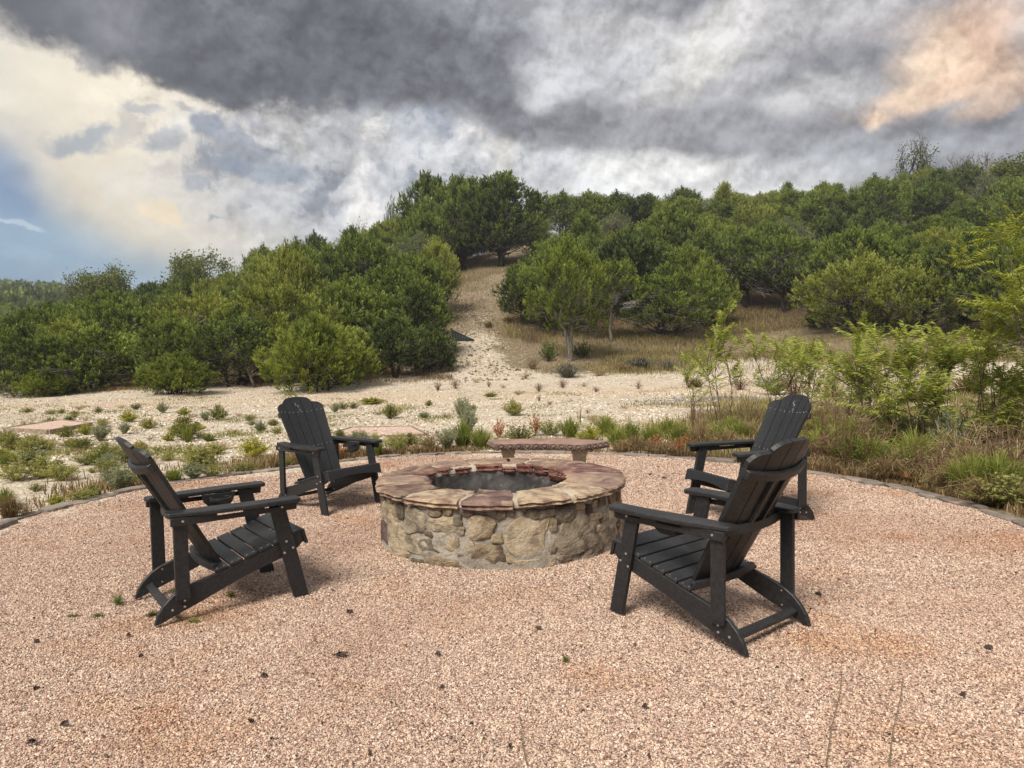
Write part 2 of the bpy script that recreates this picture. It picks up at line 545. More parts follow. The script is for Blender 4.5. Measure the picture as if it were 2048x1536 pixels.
def principled(n, out, color, rough=0.8, normal=None, spec=0.3, metal=0.0):
    b = n.node('ShaderNodeBsdfPrincipled')
    n.put(b.inputs['Base Color'], color if isinstance(color, bpy.types.NodeSocket) else (*color[:3], 1))
    n.put(b.inputs['Roughness'], rough)
    b.inputs['Specular IOR Level'].default_value = spec
    b.inputs['Metallic'].default_value = metal
    if normal is not None: n.put(b.inputs['Normal'], normal)
    n.nt.links.new(b.outputs[0], out.inputs['Surface'])
    return b

def m_ground():
    m, n, out = new_mat('caliche_ground')
    g = n.node('ShaderNodeNewGeometry').outputs['Position']
    n1 = n.noise(g, 0.5, 5, 0.6); n2 = n.noise(g, 3.5, 6, 0.65); n3 = n.noise(g, 22, 4, 0.6)
    pebc = n.voro(g, 24.0, out='Color'); peb = n.voro(g, 24.0)
    pv = n.xyz(pebc)[0]
    cal = n.ramp(n.m('MULTIPLY_ADD', n2, 0.6, n.mul(n1, 0.4)),
                 [(0.30, (0.38, 0.285, 0.20)), (0.42, (0.57, 0.46, 0.335)), (0.54, (0.72, 0.61, 0.46)), (0.75, (0.80, 0.71, 0.57))])
    cal = n.mix(n.mul(n.sstep(pv, 0.5, 0.9), 0.65), cal, (0.68, 0.61, 0.50))
    cal = n.mix(n.mul(n.sstep(pv, 0.30, 0.12), 0.55), cal, (0.26, 0.195, 0.13))
    cal = n.mix(n.mul(n.sstep(n3, 0.56, 0.68), 0.45), cal, (0.24, 0.18, 0.12))
    wash = n.noise(n.vm('MULTIPLY', g, (0.55, 1.6, 1)), 1.2, 6, 0.68, 0.8)
    cal = n.mix(n.mul(n.sstep(wash, 0.57, 0.70), 0.38), cal, n.vm('MULTIPLY', cal, (0.66, 0.58, 0.48)))
    # smooth tan track of fines
    cal = n.mix(n.mul(n.attr('road'), n.sstep(n1, 0.3, 0.6)), cal, n.mix(n2, (0.55, 0.40, 0.26), (0.72, 0.57, 0.40)))
    soil = n.ramp(n.m('MULTIPLY_ADD', n3, 0.5, n.mul(n2, 0.5)),
                  [(0.30, (0.045, 0.026, 0.016)), (0.48, (0.105, 0.066, 0.040)), (0.62, (0.19, 0.135, 0.08)), (0.75, (0.30, 0.24, 0.16))])
    dry = n.ramp(n.m('MULTIPLY_ADD', n3, 0.6, n.mul(n2, 0.4)),
                 [(0.30, (0.10, 0.075, 0.045)), (0.46, (0.22, 0.165, 0.10)), (0.58, (0.34, 0.265, 0.17)), (0.75, (0.52, 0.43, 0.31))])
    brk = n.m('MULTIPLY_ADD', n.sub(n2, 0.5), 1.1, 0.0)
    gm = n.sstep(n.add(n.attr('grass'), brk), 0.40, 0.62)
    sm = n.sstep(n.add(n.attr('soil'), n.mul(brk, 0.7)), 0.40, 0.62)
    c = n.mix(gm, cal, dry)
    c = n.mix(sm, c, soil)
    h = n.add(n.mul(n.sub(1.0, peb), 0.5), n.add(n.mul(n3, 0.7), n.mul(n2, 1.5)))
    principled(n, out, c, 0.95, n.bump(h, 0.9, 0.05), 0.1)
    return m

def m_gravel():
    m, n, out = new_mat('pink_gravel')
    g = n.node('ShaderNodeNewGeometry').outputs['Position']
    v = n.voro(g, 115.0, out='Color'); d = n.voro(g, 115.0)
    r = n.xyz(v)
    n1 = n.noise(g, 0.9, 5, 0.6); n2 = n.noise(g, 6.0, 4, 0.6)
    c = n.ramp(r[0], [(0.0, (0.16, 0.09, 0.065)), (0.15, (0.38, 0.235, 0.175)), (0.45, (0.58, 0.40, 0.305)), (0.8, (0.68, 0.51, 0.39)), (1.0, (0.78, 0.66, 0.53))])
    c = n.mix(n.sstep(n1, 0.52, 0.70), c, n.vm('MULTIPLY', c, (0.86, 0.74, 0.64)))
    c = n.mix(n.mul(n.sstep(n2, 0.60, 0.72), 0.4), c, (0.26, 0.17, 0.12))
    c = n.mix(n.mul(n.sstep(d, 0.45, 0.8), 0.6), c, (0.13, 0.07, 0.045))  # gaps between grains: darker fines, with crevice shade painted in
    h = n.sub(1.0, d)
    principled(n, out, c, 0.9, n.bump(h, 1.0, 0.012), 0.2)
    return m

def m_grain(name, stops, rough=0.85):
    """loose stone whose tone differs from piece to piece"""
    m, n, out = new_mat(name)
    oi = n.node('ShaderNodeObjectInfo').outputs['Random']
    g = n.node('ShaderNodeNewGeometry').outputs['Position']
    c = n.ramp(oi, stops)
    n1 = n.noise(g, 0.9, 5, 0.6); n2 = n.noise(g, 0.55, 3, 0.5, 1.0); n3 = n.noise(g, 3.2, 5, 0.65)
    c = n.mix(n.sstep(n1, 0.50, 0.70), c, n.vm('MULTIPLY', c, (0.92, 0.78, 0.64)))
    c = n.mix(n.sstep(n2, 0.48, 0.70), c, n.vm('MULTIPLY', c, (0.86, 0.80, 0.78)))
    c = n.mix(n.mul(n.sstep(n3, 0.54, 0.72), 0.55), c, n.vm('MULTIPLY', c, (0.74, 0.66, 0.60)))
    principled(n, out, c, rough, None, 0.25)
    return m

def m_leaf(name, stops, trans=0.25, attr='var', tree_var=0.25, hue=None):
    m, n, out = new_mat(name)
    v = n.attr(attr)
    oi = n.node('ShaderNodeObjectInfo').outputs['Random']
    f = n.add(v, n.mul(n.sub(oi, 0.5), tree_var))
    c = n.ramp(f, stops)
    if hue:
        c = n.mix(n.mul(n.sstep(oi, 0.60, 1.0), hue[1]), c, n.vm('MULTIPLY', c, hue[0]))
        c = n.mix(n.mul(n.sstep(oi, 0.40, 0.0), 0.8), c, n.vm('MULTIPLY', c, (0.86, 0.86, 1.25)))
    d = n.node('ShaderNodeBsdfDiffuse'); n.put(d.inputs[0], c)
    t = n.node('ShaderNodeBsdfTranslucent'); n.put(t.inputs[0], n.vm('MULTIPLY', c, (1.1, 1.15, 0.7)))
    ms = n.node('ShaderNodeMixShader'); ms.inputs[0].default_value = trans
    n.nt.links.new(d.outputs[0], ms.inputs[1]); n.nt.links.new(t.outputs[0], ms.inputs[2])
    n.nt.links.new(ms.outputs[0], out.inputs['Surface'])
    return m

def m_bark(name, c0, c1, c2):
    m, n, out = new_mat(name)
    co = n.node('ShaderNodeTexCoord').outputs['Object']
    st = n.vm('MULTIPLY', co, (14, 14, 1.6))
    n1 = n.noise(st, 1.0, 6, 0.7)
    c = n.ramp(n1, [(0.3, c0), (0.5, c1), (0.7, c2)])
    principled(n, out, c, 0.95, n.bump(n1, 0.8, 0.02), 0.1)
    return m

M = {}
M['ground'] = m_ground()
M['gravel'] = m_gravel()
M['grain'] = m_grain('pink_gravel_grains', [(0.0, (0.09, 0.05, 0.035)), (0.05, (0.28, 0.16, 0.12)), (0.22, (0.48, 0.31, 0.23)),
                     (0.55, (0.655, 0.47, 0.345)), (0.85, (0.75, 0.59, 0.45)), (1.0, (0.82, 0.72, 0.58))])
M['pebble'] = m_grain('limestone_pebble', [(0.0, (0.22, 0.16, 0.11)), (0.25, (0.50, 0.41, 0.30)), (0.6, (0.74, 0.65, 0.52)), (1.0, (0.84, 0.79, 0.69))])
M['bark'] = m_bark('grey_bark', (0.06, 0.05, 0.04), (0.17, 0.145, 0.12), (0.34, 0.30, 0.26))
M['bark_dark'] = m_bark('dark_bark', (0.012, 0.010, 0.008), (0.035, 0.028, 0.022), (0.09, 0.075, 0.06))
M['sapling_bark'] = m_bark('sapling_bark', (0.05, 0.035, 0.025), (0.12, 0.085, 0.06), (0.22, 0.17, 0.12))
M['twig'] = m_bark('dead_twig', (0.13, 0.11, 0.095), (0.27, 0.24, 0.21), (0.44, 0.41, 0.37))

# ================================================================== ground sheet
def axis(lims):
    out = []
    for a, b, s in lims:
        out += list(np.arange(a, b, s))
    return np.array(out + [lims[-1][1]])
gx = axis([(-620, -200, 30), (-200, -80, 6), (-80, -36, 1.6), (-36, 36, 0.42), (36, 80, 1.6), (80, 200, 6), (200, 620, 30)])
gy = axis([(-120, -20, 20), (-20, 0, 4), (0, 46, 0.36), (46, 100, 0.9), (100, 180, 4), (180, 620, 14)])
GX, GY = np.meshgrid(gx, gy)
xf, yf = GX.ravel(), GY.ravel()
zf = ground_z(xf, yf)
th = np.arctan2(yf - RC[1], xf - RC[0]); rr = np.hypot(xf - RC[0], yf - RC[1])
inside = rr < ring_r(th) + 0.02
zf = np.where(rr < ring_r(th) - 0.35, -0.09, zf)
nx, ny = len(gx), len(gy)
ii = np.arange(nx * ny).reshape(ny, nx)
F = np.stack([ii[:-1, :-1].ravel(), ii[:-1, 1:].ravel(), ii[1:, 1:].ravel(), ii[1:, :-1].ravel()], 1)
td = trail_d(xf, yf)
tt = xf / np.maximum(yf, 5)
nz1 = vnoise(xf, yf, 0.25, 5); nz2 = vnoise(xf, yf, 0.08, 6)
slope_start = 27 + 1.2 * nz1
right_side = 1 / (1 + np.exp(-(tt - 0.02) * 60))
grass = np.clip((yf - slope_start) / 3.0, 0, 1) * 0.9
soil = np.clip((yf - slope_start - 1.0 - 10 * right_side) / 5.0, 0, 1)
lit = np.clip(1.30 - td * 1.35 + 0.35 * vnoise(xf, yf, 0.9, 51), 0, 1)      # open trail
soil *= 1 - np.clip(1.9 - td, 0, 1)
lowtrail = np.clip((46 - yf) / 12, 0, 1) * (.78 + .3 * vnoise(xf, yf, .6, 52))
grass = grass * (1 - lit * lowtrail * 0.92) - 0.15 * np.clip(nz1, 0, 1)
grass += 0.25 * (np.clip((yf - 46) / 6, 0, 1)) * (td < 2)
# pale stony scar at the foot of the right-hand slope
scar = np.exp(-(((tt - 0.34) / 0.13) ** 2 + ((yf - 29) / 3.2) ** 2))
grass -= 0.75 * scar
# weedy earth right of the patio
rs = np.clip((tt - 0.20 + 0.10 * nz1) / 0.18, 0, 1) * np.clip((21.5 - yf) / 4, 0, 1) * np.clip((xf - 1.0) / 1.5, 0, 1)
grass = np.maximum(grass, rs * (0.72 + 0.3 * nz1))
edge = np.exp(-((rr - ring_r(th) - 0.3) / 0.45) ** 2)
grass = np.maximum(grass, edge * (0.42 + 0.35 * np.clip(tt * 3, -.5, 1)))
soil = np.maximum(soil, 0.2 * rs * np.exp(-((rr - ring_r(th) - 0.5) / 0.5) ** 2))
grass = np.maximum(grass, 0.28 * np.exp(-((yf - 14) / 4) ** 2) * np.clip(-tt * 2, 0, 1) + 0.1 * nz1)
road = np.exp(-((yf - 21.5 - 0.03 * xf) / 2.3) ** 2) * np.clip(1 - rs * 2, 0, 1)
g_me = mesh_np('ground', np.stack([xf, yf, zf], 1), F, M['ground'],
               {'grass': np.clip(grass, 0, 1), 'soil': np.clip(soil, 0, 1), 'road': np.clip(road, 0, 1)}, smooth=True)
tag(obj('ground', g_me), kind='structure')

# ------------------------------------------------------------------ pink gravel patio sheet
def patio_z(x, y):
    return 0.010 * vnoise(x, y, 1.1, 11) + 0.006 * vnoise(x, y, 3.6, 12) + 0.003 * vnoise(x, y, 9.0, 13)
nr, na = 84, 220
PV, PF = [], []
ths = np.linspace(-math.pi / 2, 1.5 * math.pi, na, endpoint=False)
rs_ = np.linspace(0.0, 1.0, nr) ** 0.85
Rm = ring_r(ths) - 0.03
X = RC[0] + np.outer(rs_, np.cos(ths) * Rm); Y = RC[1] + np.outer(rs_, np.sin(ths) * Rm)
Z = patio_z(X, Y); Z[0] = Z[0, 0]
ii = np.arange(nr * na).reshape(nr, na)
F = np.stack([ii[:-1, :].ravel(), np.roll(ii[:-1, :], -1, 1).ravel(), np.roll(ii[1:, :], -1, 1).ravel(), ii[1:, :].ravel()], 1)[:, ::-1]
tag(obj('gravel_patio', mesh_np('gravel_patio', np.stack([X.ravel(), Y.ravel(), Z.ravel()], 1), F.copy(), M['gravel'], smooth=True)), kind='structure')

# ------------------------------------------------------------------ loose stones: one mass each, instanced on points
def scatter(name, pts, sizes, mat, flat=0.7, label=None):
    me = bpy.data.meshes.new(name)
    me.vertices.add(len(pts)); me.vertices.foreach_set('co', np.asarray(pts, np.float32).ravel())
    a = me.attributes.new('size', 'FLOAT', 'POINT'); a.data.foreach_set('value', np.asarray(sizes, np.float32))
    o = obj(name, me)
    ng = bpy.data.node_groups.new(name, 'GeometryNodeTree')
    ng.interface.new_socket('Geometry', in_out='INPUT', socket_type='NodeSocketGeometry')
    ng.interface.new_socket('Geometry', in_out='OUTPUT', socket_type='NodeSocketGeometry')
    N = ng.nodes; L = ng.links
    gi = N.new('NodeGroupInput'); go = N.new('NodeGroupOutput')
    join = N.new('GeometryNodeGeometryToInstance')
    for k in range(4):
        ico = N.new('GeometryNodeMeshIcoSphere'); ico.inputs['Radius'].default_value = 0.5; ico.inputs['Subdivisions'].default_value = 1
        sp = N.new('GeometryNodeSetPosition')
        ns = N.new('ShaderNodeTexNoise'); ns.noise_dimensions = '4D'
        ns.inputs['Scale'].default_value = 2.0; ns.inputs['W'].default_value = k * 7.3; ns.inputs['Detail'].default_value = 0
        sb = N.new('ShaderNodeVectorMath'); sb.operation = 'SUBTRACT'; sb.inputs[1].default_value = (0.5, 0.5, 0.5)
        sc = N.new('ShaderNodeVectorMath'); sc.operation = 'SCALE'; sc.inputs['Scale'].default_value = 1.1
        L.new(ns.outputs['Color'], sb.inputs[0]); L.new(sb.outputs[0], sc.inputs[0])
        L.new(ico.outputs[0], sp.inputs['Geometry']); L.new(sc.outputs[0], sp.inputs['Offset'])
        L.new(sp.outputs[0], join.inputs[0])
    sm = N.new('GeometryNodeSetMaterial'); sm.inputs['Material'].default_value = mat
    L.new(join.outputs[0], sm.inputs['Geometry'])
    ip = N.new('GeometryNodeInstanceOnPoints'); ip.inputs['Pick Instance'].default_value = True
    rv = N.new('FunctionNodeRandomValue'); rv.data_type = 'FLOAT_VECTOR'
    rv.inputs[0].default_value = (0, 0, 0); rv.inputs[1].default_value = (0.9, 0.9, 6.28)
    ri = N.new('FunctionNodeRandomValue'); ri.data_type = 'INT'
    ri.inputs[4].default_value = 0; ri.inputs[5].default_value = 3
    na_ = N.new('GeometryNodeInputNamedAttribute'); na_.data_type = 'FLOAT'; na_.inputs['Name'].default_value = 'size'
    vs = N.new('ShaderNodeVectorMath'); vs.operation = 'SCALE'
    vs.inputs[0].default_value = (1.0, 0.8, flat)
    L.new(na_.outputs['Attribute'], vs.inputs['Scale'])
    L.new(gi.outputs[0], ip.inputs['Points']); L.new(sm.outputs[0], ip.inputs['Instance'])
    L.new(ri.outputs[2], ip.inputs['Instance Index']); L.new(rv.outputs[0], ip.inputs['Rotation'])
    L.new(vs.outputs[0], ip.inputs['Scale']); L.new(ip.outputs[0], go.inputs[0])
    mod = o.modifiers.new('stones', 'NODES'); mod.node_group = ng
    tag(o, label, kind='stuff')
    return o

PITC = np.array([-0.10, 5.66]); PIT_R = 0.905
def patio_points(n, y0, y1, xr):
    x = rng.uniform(-xr, xr, n); y = rng.uniform(y0, y1, n)
    t_ = np.arctan2(y - RC[1], x - RC[0])
    ok = (np.hypot(x - RC[0], y - RC[1]) < ring_r(t_) - 0.05) & (np.hypot(x - PITC[0], y - PITC[1]) > PIT_R - .02) & (np.abs(x) < 0.78 * y + 0.5)
    return x[ok], y[ok]
GRAVEL = []
for (n_, y0, y1, xr, s0, s1) in [(260000, 1.7, 4.2, 3.6, 0.0060, 0.0135), (190000, 4.2, 7.0, 4.6, 0.0075, 0.015), (90000, 7.0, 10.2, 4.6, 0.010, 0.019)]:
    x, y = patio_points(n_, y0, y1, xr)
    s = rng.uniform(0, 1, len(x)) ** 2.2 * (s1 - s0) + s0
    GRAVEL.append(np.stack([x, y, patio_z(x, y) + s * 0.18, s], 1))
GRAVEL = np.concatenate(GRAVEL)
scatter('gravel', GRAVEL[:, :3], GRAVEL[:, 3], M['grain'])

n_ = 90000
y = 10 + 19 * rng.uniform(0, 1, n_) ** 1.25; x = rng.uniform(-0.80, 0.75, n_) * y
n2_ = 9000
y2 = rng.uniform(28, 60, n2_); x2 = np.interp(y2, _tr[:, 1], _tr[:, 0]) + rng.normal(0, 1.3, n2_)
n3_ = 7000
y3 = rng.normal(29, 2.5, n3_); x3 = y3 * rng.normal(0.34, 0.12, n3_)
x = np.concatenate([x, x2, x3]); y = np.concatenate([y, y2, y3])
t_ = np.arctan2(y - RC[1], x - RC[0])
ok = (np.hypot(x - RC[0], y - RC[1]) > ring_r(t_) + 0.2)
ok &= (rng.uniform(0, 1, len(x)) < 0.35 + 0.65 * np.clip(vnoise(x, y, 0.6, 21) + 0.5, 0, 1))
x, y = x[ok], y[ok]
s = 0.018 + 0.055 * rng.uniform(0, 1, len(x)) ** 3.5
scatter('limestone_pebbles', np.stack([x, y, ground_z(x, y) + s * 0.1], 1), s, M['pebble'], flat=0.55)

# stones and washed-out rocks on the trail
r = np.random.default_rng(55); n_ = 1500
y = r.uniform(26, 52, n_); x = np.interp(y, _tr[:, 1], _tr[:, 0]) + r.normal(0, .8, n_) + .25 * np.sin(y * .9)
s = .05 + .16 * r.uniform(size=n_) ** 3
M['trail_rock'] = m_grain('brown_trail_rock', [(0.0, (0.10, 0.075, 0.055)), (0.4, (0.26, 0.20, 0.145)), (0.8, (0.46, 0.38, 0.29)), (1.0, (0.66, 0.58, 0.47))])
scatter('trail_rocks', np.stack([x, y, ground_z(x, y) + s * .05], 1), s, M['trail_rock'], flat=.5)

# ================================================================== rock materials
def m_rock(name, stops, scale=3.0, bump=0.02, stain=None, tint=True, rough=0.88, band=0.0):
    m, n, out = new_mat(name)
    co = n.node('ShaderNodeTexCoord').outputs['Object']
    oi = n.node('ShaderNodeObjectInfo').outputs['Random']
    off = n.vm('ADD', co, n.comb(n.mul(oi, 31.0), n.mul(oi, 17.0), n.mul(oi, 9.0)))
    n1 = n.noise(off, scale, 7, 0.62, 0.8); n2 = n.noise(off, scale * 9, 6, 0.65); n3 = n.noise(off, scale * 45, 3, 0.6)
    f = n.m('MULTIPLY_ADD', n1, 0.85, n.mul(n2, 0.15))
    f = n.add(f, n.mul(n.sub(oi, 0.5), 0.22))
    c = n.ramp(f, stops)
    c = n.mix(n.mul(n.sstep(n2, 0.56, 0.68), 0.45), c, n.vm('MULTIPLY', c, (0.45, 0.42, 0.40)))
    c = n.mix(n.mul(n.sstep(n3, 0.55, 0.75), 0.30), c, n.vm('MULTIPLY', c, (1.5, 1.45, 1.4)))
    if stain:
        c = n.mix(n.mul(n.sstep(n.noise(off, scale * 1.7, 5, 0.6), 0.52, 0.64), stain[1]), c, stain[0])
    h = n.add(n.mul(n1, 1.0), n.add(n.mul(n2, 0.5), n.mul(n3, 0.18)))
    if band:
        bz = n.noise(n.vm('MULTIPLY', off, (3, 3, 70)), 1.0, 4, 0.6)
        h = n.add(h, n.mul(bz, band))
        c = n.mix(n.mul(n.sstep(bz, 0.52, 0.62), 0.35), c, n.vm('MULTIPLY', c, (0.5, 0.45, 0.42)))
    principled(n, out, c, rough, n.bump(h, 0.8, bump), 0.25)
    return m

M['cap_tan'] = m_rock('tan_flagstone', [(0.28, (0.13, 0.08, 0.06)), (0.40, (0.26, 0.165, 0.125)), (0.49, (0.42, 0.29, 0.19)), (0.57, (0.58, 0.45, 0.29)), (0.70, (0.66, 0.56, 0.41))],
                      5.0, 0.03, ((0.17, 0.135, 0.11), 0.7), band=0.4)
M['cap_red'] = m_rock('purple_red_flagstone', [(0.25, (0.075, 0.035, 0.035)), (0.40, (0.165, 0.080, 0.075)), (0.52, (0.28, 0.15, 0.12)), (0.62, (0.42, 0.25, 0.15)), (0.75, (0.52, 0.40, 0.29))],
                      5.5, 0.03, ((0.45, 0.33, 0.23), 0.6), band=0.4)
M['cap_mix'] = m_rock('brown_pink_flagstone', [(0.25, (0.10, 0.06, 0.055)), (0.40, (0.20, 0.125, 0.105)), (0.52, (0.32, 0.215, 0.165)), (0.62, (0.45, 0.32, 0.21)), (0.75, (0.62, 0.50, 0.36))], 4.5, 0.03, ((0.50, 0.36, 0.24), 0.6), band=0.4)
M['red_ledge'] = m_rock('dark_red_ledge_stone', [(0.25, (0.05, 0.022, 0.020)), (0.42, (0.13, 0.055, 0.045)), (0.55, (0.22, 0.10, 0.075)), (0.72, (0.36, 0.20, 0.14))], 5.0, 0.03, band=0.6)
M['wall_tan'] = m_rock('tan_wall_stone', [(0.25, (0.09, 0.065, 0.045)), (0.38, (0.21, 0.155, 0.10)), (0.50, (0.42, 0.325, 0.205)), (0.62, (0.56, 0.45, 0.305)), (0.8, (0.66, 0.56, 0.41))], 5.5, 0.06, ((0.15, 0.115, 0.085), 0.5))
M['wall_grey'] = m_rock('grey_wall_stone', [(0.25, (0.09, 0.07, 0.05)), (0.42, (0.20, 0.16, 0.115)), (0.55, (0.36, 0.295, 0.21)), (0.7, (0.50, 0.42, 0.30))], 5.5, 0.06, ((0.06, 0.045, 0.035), 0.5))
M['wall_purple'] = m_rock('purple_brown_wall_stone', [(0.25, (0.05, 0.032, 0.03)), (0.45, (0.12, 0.08, 0.07)), (0.6, (0.20, 0.145, 0.12)), (0.75, (0.3, 0.24, 0.19))], 5.0, 0.03)
M['mortar'] = m_rock('grey_mortar', [(0.25, (0.10, 0.078, 0.06)), (0.42, (0.19, 0.155, 0.12)), (0.55, (0.35, 0.305, 0.245)), (0.7, (0.48, 0.43, 0.35))], 3.4, 0.05, ((0.10, 0.075, 0.055), 0.55))
M['joint'] = m_rock('cream_joint_mortar', [(0.25, (0.36, 0.29, 0.21)), (0.5, (0.55, 0.46, 0.35)), (0.75, (0.68, 0.60, 0.48))], 6.0, 0.015)
M['liner'] = m_rock('sooty_concrete', [(0.30, (0.035, 0.032, 0.032)), (0.42, (0.10, 0.095, 0.09)), (0.52, (0.20, 0.19, 0.175)), (0.65, (0.32, 0.29, 0.25))], 2.8, 0.015, ((0.035, 0.03, 0.03), 0.85))
M['edge'] = m_rock('grey_edging_stone', [(0.25, (0.13, 0.11, 0.095)), (0.45, (0.22, 0.185, 0.155)), (0.6, (0.31, 0.265, 0.215)), (0.75, (0.42, 0.365, 0.29))], 3.0, 0.02, ((0.40, 0.28, 0.21), 0.6))
M['terracotta'] = m_rock('terracotta_concrete', [(0.3, (0.26, 0.155, 0.115)), (0.5, (0.40, 0.255, 0.19)), (0.7, (0.50, 0.37, 0.29))], 4.0, 0.004, ((0.24, 0.19, 0.15), 0.5), rough=0.75)
M['terra_dark'] = m_rock('shaded_brown_concrete', [(0.3, (0.085, 0.055, 0.042)), (0.5, (0.15, 0.10, 0.075)), (0.7, (0.24, 0.165, 0.125))], 7.0, 0.006, rough=0.8)  # brown bench edge, the shade around the beads painted into its colour
M['bead'] = m_rock('brown_bead_concrete', [(0.3, (0.12, 0.083, 0.062)), (0.5, (0.19, 0.135, 0.105)), (0.7, (0.27, 0.20, 0.155))], 9.0, 0.004, rough=0.8)
M['pedestal'] = m_rock('beige_cast_concrete', [(0.3, (0.36, 0.29, 0.20)), (0.5, (0.52, 0.44, 0.33)), (0.7, (0.62, 0.54, 0.42))], 4.0, 0.006, ((0.16, 0.14, 0.12), 0.5), rough=0.85)

# ================================================================== stone edging ring
ring = empty('stone_edging', (RC[0], RC[1], 0))
tag(ring, 'low ring of flat grey stones laid end to end round the pink gravel patio', 'edging')
a = -math.pi / 2
k = 0
while a < 1.5 * math.pi - 0.05:
    L_ = random.uniform(0.20, 0.52)
    r0 = float(ring_r(a)); da = L_ / r0
    wd = random.uniform(0.10, 0.17); hh = random.uniform(0.010, 0.036); off = random.uniform(-0.035, 0.035)
    if k % 5 == 3: hh += 0.015
    m_ = 7
    vs = []; fs = []
    sec = 6
    ox = RC[0] + math.cos(a + da / 2) * r0; oy = RC[1] + math.sin(a + da / 2) * r0
    for i in range(m_):
        u = i / (m_ - 1)
        aa = a + da * (0.02 + 0.96 * u)
        rr_ = float(ring_r(aa)) + off
        taper = 1 - 0.35 * abs(2 * u - 1) ** 3
        for (q, z) in ((-0.5, -0.05), (-0.5, 0.75), (-0.38, 1.0), (0.38, 1.0), (0.5, 0.7), (0.5, -0.05)):
            jr = random.uniform(-.018, .018)
            rx = rr_ + q * wd * taper + jr
            zz = (hh * z + random.uniform(-.005, .005)) if z > 0 else -0.05
            vs.append((RC[0] + math.cos(aa) * rx - ox, RC[1] + math.sin(aa) * rx - oy, zz))
    for i in range(m_ - 1):
        for j in range(sec - 1):
            p = i * sec + j
            fs.append((p, p + 1, p + sec + 1, p + sec))
        fs.append((i * sec + sec - 1, i * sec, (i + 1) * sec, (i + 1) * sec + sec - 1))
    fs.append(tuple(range(sec))[::-1]); fs.append(tuple(range((m_ - 1) * sec, m_ * sec)))
    b = MB(); b.add(vs, fs)
    me = recalc(b.mesh('stone', M['edge']))
    o = obj('stone', me, ring, (ox - RC[0], oy - RC[1], 0))
    a += da; k += 1

# ================================================================== fire pit
pit = empty('fire_pit', (PITC[0], PITC[1], 0))
tag(pit, 'round stone fire pit with mortared wall and flagstone rim in the middle of the patio', 'fire pit')
def revolve(prof, n, jitter, mat, name, seed, parent, seg=True, smooth=True):
    vs, fs = [], []
    m_ = len(prof)
    for i in range(n):
        t = 2 * math.pi * i / n
        for (r, z) in prof:
            d = jitter * (smooth_rand((math.cos(t) * r, math.sin(t) * r, z), 4.0, seed) + 0.5 * smooth_rand((math.cos(t) * r, math.sin(t) * r, z), 12.0, seed + 1))
            vs.append((math.cos(t) * (r + d), math.sin(t) * (r + d), z))
    for i in range(n):
        for j in range(m_ - 1):
            p, q = i * m_ + j, ((i + 1) % n) * m_ + j
            fs.append((p, q, q + 1, p + 1))
    b = MB(); b.add(vs, fs)
    return obj(name, recalc(b.mesh(name, mat, smooth)), parent)
CAPZ = 0.455
prof = [(PIT_R + 0.01, -0.04)] + [(PIT_R - 0.012 * k / 10, 0.40 * k / 10) for k in range(0, 11)] + [(0.85, 0.402), (0.62, 0.402)]
revolve(prof, 260, 0.020, M['mortar'], 'mortar_wall', 3, pit)
prof = [(0.60, 0.40), (0.60, 0.34), (0.595, 0.25), (0.59, 0.15), (0.58, 0.02), (0.56, -0.02), (0.3, -0.025), (0.02, -0.02)]
revolve(prof, 96, 0.008, M['liner'], 'concrete_liner', 5, pit)
# ash and grit floor is the last ring of the liner; rim mortar bed between flagstones
prof = [(0.60, 0.385), (0.61, CAPZ - 0.014), (0.72, CAPZ - 0.009), (0.86, CAPZ - 0.012), (0.905, CAPZ - 0.022), (0.91, 0.40)]
revolve(prof, 140, 0.010, M['joint'], 'joint_mortar', 8, pit)

def cyl_pt(u, v):
    """pixel of the enlarged fire-pit crop -> angle and height on the wall"""
    px, py = 720 + u / 3.657, 840 + v / 3.657
    d = ray(px, py); o = np.array([0 - PITC[0], 0 - PITC[1]])
    A = d[0] ** 2 + d[1] ** 2; B = o @ d[:2]; C_ = o @ o - PIT_R ** 2
    k = (-B - math.sqrt(max(B * B - A * C_, 0))) / A
    p = d * k
    return math.atan2(p[1] - PITC[1], p[0] - PITC[0]), p[2] + CAM_H, k

